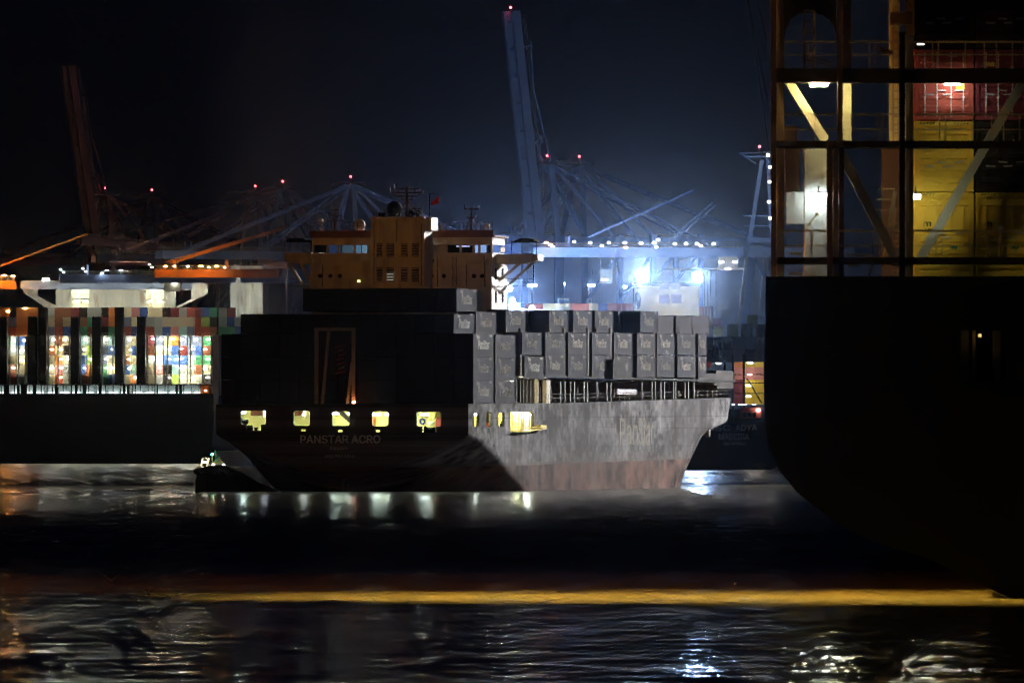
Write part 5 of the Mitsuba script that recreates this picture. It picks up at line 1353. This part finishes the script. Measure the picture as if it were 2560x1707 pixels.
# ---------------------------------------------------------------- people at the hull openings
def person(u, v_head, X, jacket, label):
    Y, zh = side(u, v_head, X)
    key = thing('person', label, 'person')
    z0 = 7.24
    s = (zh - z0) / 1.75
    J = dict(hip=(0, 0, 0.92), chest=(0, 0, 1.32), neck=(0, 0, 1.48), head=(0.03, 0, 1.63))
    def chain(pts, rads):
        return [m3.Manifold.batch_hull([m3.Manifold.sphere(r0, 12).translate(p0), m3.Manifold.sphere(r1, 12).translate(p1)]) for (p0, r0), (p1, r1) in zip(zip(pts, rads), zip(pts[1:], rads[1:]))]
    b = chain([J['hip'], J['chest'], J['neck']], [0.16, 0.19, 0.08]) + chain([(0, -0.17, 1.38), (0, 0.17, 1.38)], [0.09, 0.09])
    for sgn in (-1, 1):
        b += chain([(0, sgn * 0.1, 0.9), (0.02, sgn * 0.11, 0.5), (0, sgn * 0.12, 0.08), (0.12, sgn * 0.13, 0.04)], [0.1, 0.07, 0.05, 0.045])
        b += chain([(0, sgn * 0.2, 1.38), (0.06, sgn * 0.28, 1.12), (0.3, sgn * 0.2, 1.06)], [0.07, 0.055, 0.045])
    body = m3.Manifold.batch_boolean(b, m3.OpType.Add).refine_to_length(0.06).to_mesh()
    t = trimesh.Trimesh(body.vert_properties[:, :3], body.tri_verts)
    trimesh.smoothing.filter_taubin(t, iterations=6)
    fr = (PF[0] * s, PF[0] @ np.array([X, Y, z0]) + PF[1])
    obj('jacket', (t.vertices, t.faces), jacket, key, fr, smooth=True)
    hd = MB().ball(J['head'], 0.1, 2, (1, 0.85, 1.2)).ball((0.13, 0, 1.62), 0.022, 1)
    for sgn in (-1, 1):
        for i in range(5):
            hd.tube((0.33, sgn * (0.17 + 0.018 * i), 1.06), (0.4 - 0.01 * abs(i - 2), sgn * (0.165 + 0.018 * i), 1.02), 0.01, n=5)
        hd.ball((0.32, sgn * 0.2, 1.055), 0.045, 1)
    obj('head', hd, 'skin', key, fr, smooth=True)
    obj('helmet', MB().ball((0.02, 0, 1.69), 0.125, 2, (1.05, 0.95, 0.7)), 'dark_steel', key, fr, smooth=True)
person(1220, 1052, 14.9, 'jacket_orange', 'crew member in an orange jacket standing in the second side opening of the hull')
person(1253, 1053, 14.9, 'jacket_navy', 'crew member in a dark blue jacket standing in the third side opening of the hull')

# ---------------------------------------------------------------- gulls over the water
def gull(u, v, D, span, bank, label, head=1):
    c = at(u, v, D)
    key = thing('seagull', label, 'bird')
    t = trimesh.creation.icosphere(2, 1.0)
    bv = np.array(t.vertices)
    bv = bv * [0.2, 0.07, 0.065]; bv[:, 1:] *= (1 - 0.55 * np.clip(-bv[:, 0:1] / 0.2, 0, 1))
    fr = (rot_z(bank) * (span / 1.1), c)
    hd = MB().raw(bv, t.faces).ball((0.2, 0, 0.045), 0.048, 2).tube((0.24, 0, 0.045), (0.3, 0, 0.03), 0.014, 0.003, 6).slab([(-0.16, -0.02), (-0.16, 0.02), (-0.32, 0.06), (-0.32, -0.06)], (0, 0, 0), (1, 0, 0), (0, 1, 0), (0, 0, 0.012))
    obj('body', hd, 'letter_white', key, fr, smooth=40)
    for s in (-1, 1):
        w = MB()
        st = [(0.06, 0.05, 0.03, 0.17), (0.07, 0.2, 0.2, 0.15), (0.04, 0.36, 0.33, 0.12), (-0.04, 0.52, 0.42, 0.06), (-0.09, 0.6, 0.46, 0.015)]
        v_ = []
        for x, y_, z_, ch in st:
            v_ += [[x, s * y_, z_], [x - ch, s * y_, z_ - 0.01], [x - ch * 0.4, s * y_, z_ + 0.014]]
        f_ = []
        for i in range(4):
            for a, b in ((0, 1), (1, 2), (2, 0)):
                p, q_ = i * 3 + a, i * 3 + b
                f_ += [[p, q_, q_ + 3], [p, q_ + 3, p + 3]]
        f_ += [[0, 2, 1], [12, 13, 14]]
        obj('wing', w.raw(v_, f_), 'letter_white', key, fr)
gull(278, 1451, 470, 0.62, 1.9, 'gull with raised wings flying low over the water at the left, lit orange')
gull(368, 1484, 445, 0.3, 0.6, 'small gull close above the bright ripples right of the larger gull')
gull(1838, 1459, 468, 0.22, 2.4, 'tiny gull over the amber lit strip at the right')
gull(316, 1418, 510, 0.18, 1.2, 'faint gull high above the larger gull at the left')

# ---------------------------------------------------------------- shore lamps out of frame that light the strip of water and the tan bridge
def spot(key, origin, target, I, cut, beam, weight):
    scene[key] = {'type': 'spot', 'to_world': T4().look_at(origin=list(map(float, origin)), target=list(map(float, target)), up=[0, 0, 1]),
                  'intensity': {'type': 'rgb', 'value': [float(c) * K for c in I]}, 'cutoff_angle': float(cut), 'beam_width': float(beam), 'sampling_weight': float(weight)}
spot('strip_floodlight', (-62, 460, 40), (13, 450, 0), (9.0e5, 6.4e5, 1.5e5), 11.5, 0.6, 3)
spot('strip_floodlight_wide', (-62, 462, 40), (12, 464, 0), (6.5e5, 4.3e5, 8.0e4), 12, 0.6, 2)
spot('strip_sodium_lamp', (-64, 490, 40), (16, 480, 0), (2.6e4, 9e3, 9e2), 19, 1, 1.5)
spot('strip_sodium_lamp_wide', (-66, 510, 44), (14, 510, 0), (1.0e4, 3e3, 3e2), 28, 1, 1.0)
spot('transom_sodium_lamp', (-170, 230, 26), (-16, 1460, 12), (0.9e5, 3.2e4, 4e3), 1.6, 0.8, 2)
spot('stern_sodium_lamp', (-60, 430, 30), (17, 476, 21), (1900, 1000, 270), 9, 7, 2.0)
spot('quay_floodlight', (250, 1860, 110), (10, 1540, 9), (1.42e6, 1.38e6, 1.38e6), 19, 17, 14)
spot('quay_sodium_lamp', (-150, 250, 30), (-14, 1490, 48.5), (2.6e5, 0.98e5, 1.5e4), 1.3, 0.9, 2.5)
k = thing('light_mast', 'unseen orange lamp mast added to light the dim cranes at the far left', 'light mast')
p = at(330, 706, 3760)  # stands hidden behind the left ship, put in to light the cranes
obj('mast', MB().tube((p[0], p[1], 4), (p[0], p[1], p[2]), 0.4, 0.2), 'grey_steel', k)
obj('lamp_head', MB().box(p[0] - 1.0, p[0] + 1.0, p[1] - 0.4, p[1] + 0.4, p[2], p[2] + 0.7), 'lamp_body', k, emit=(1500, 560, 260), weight=2)
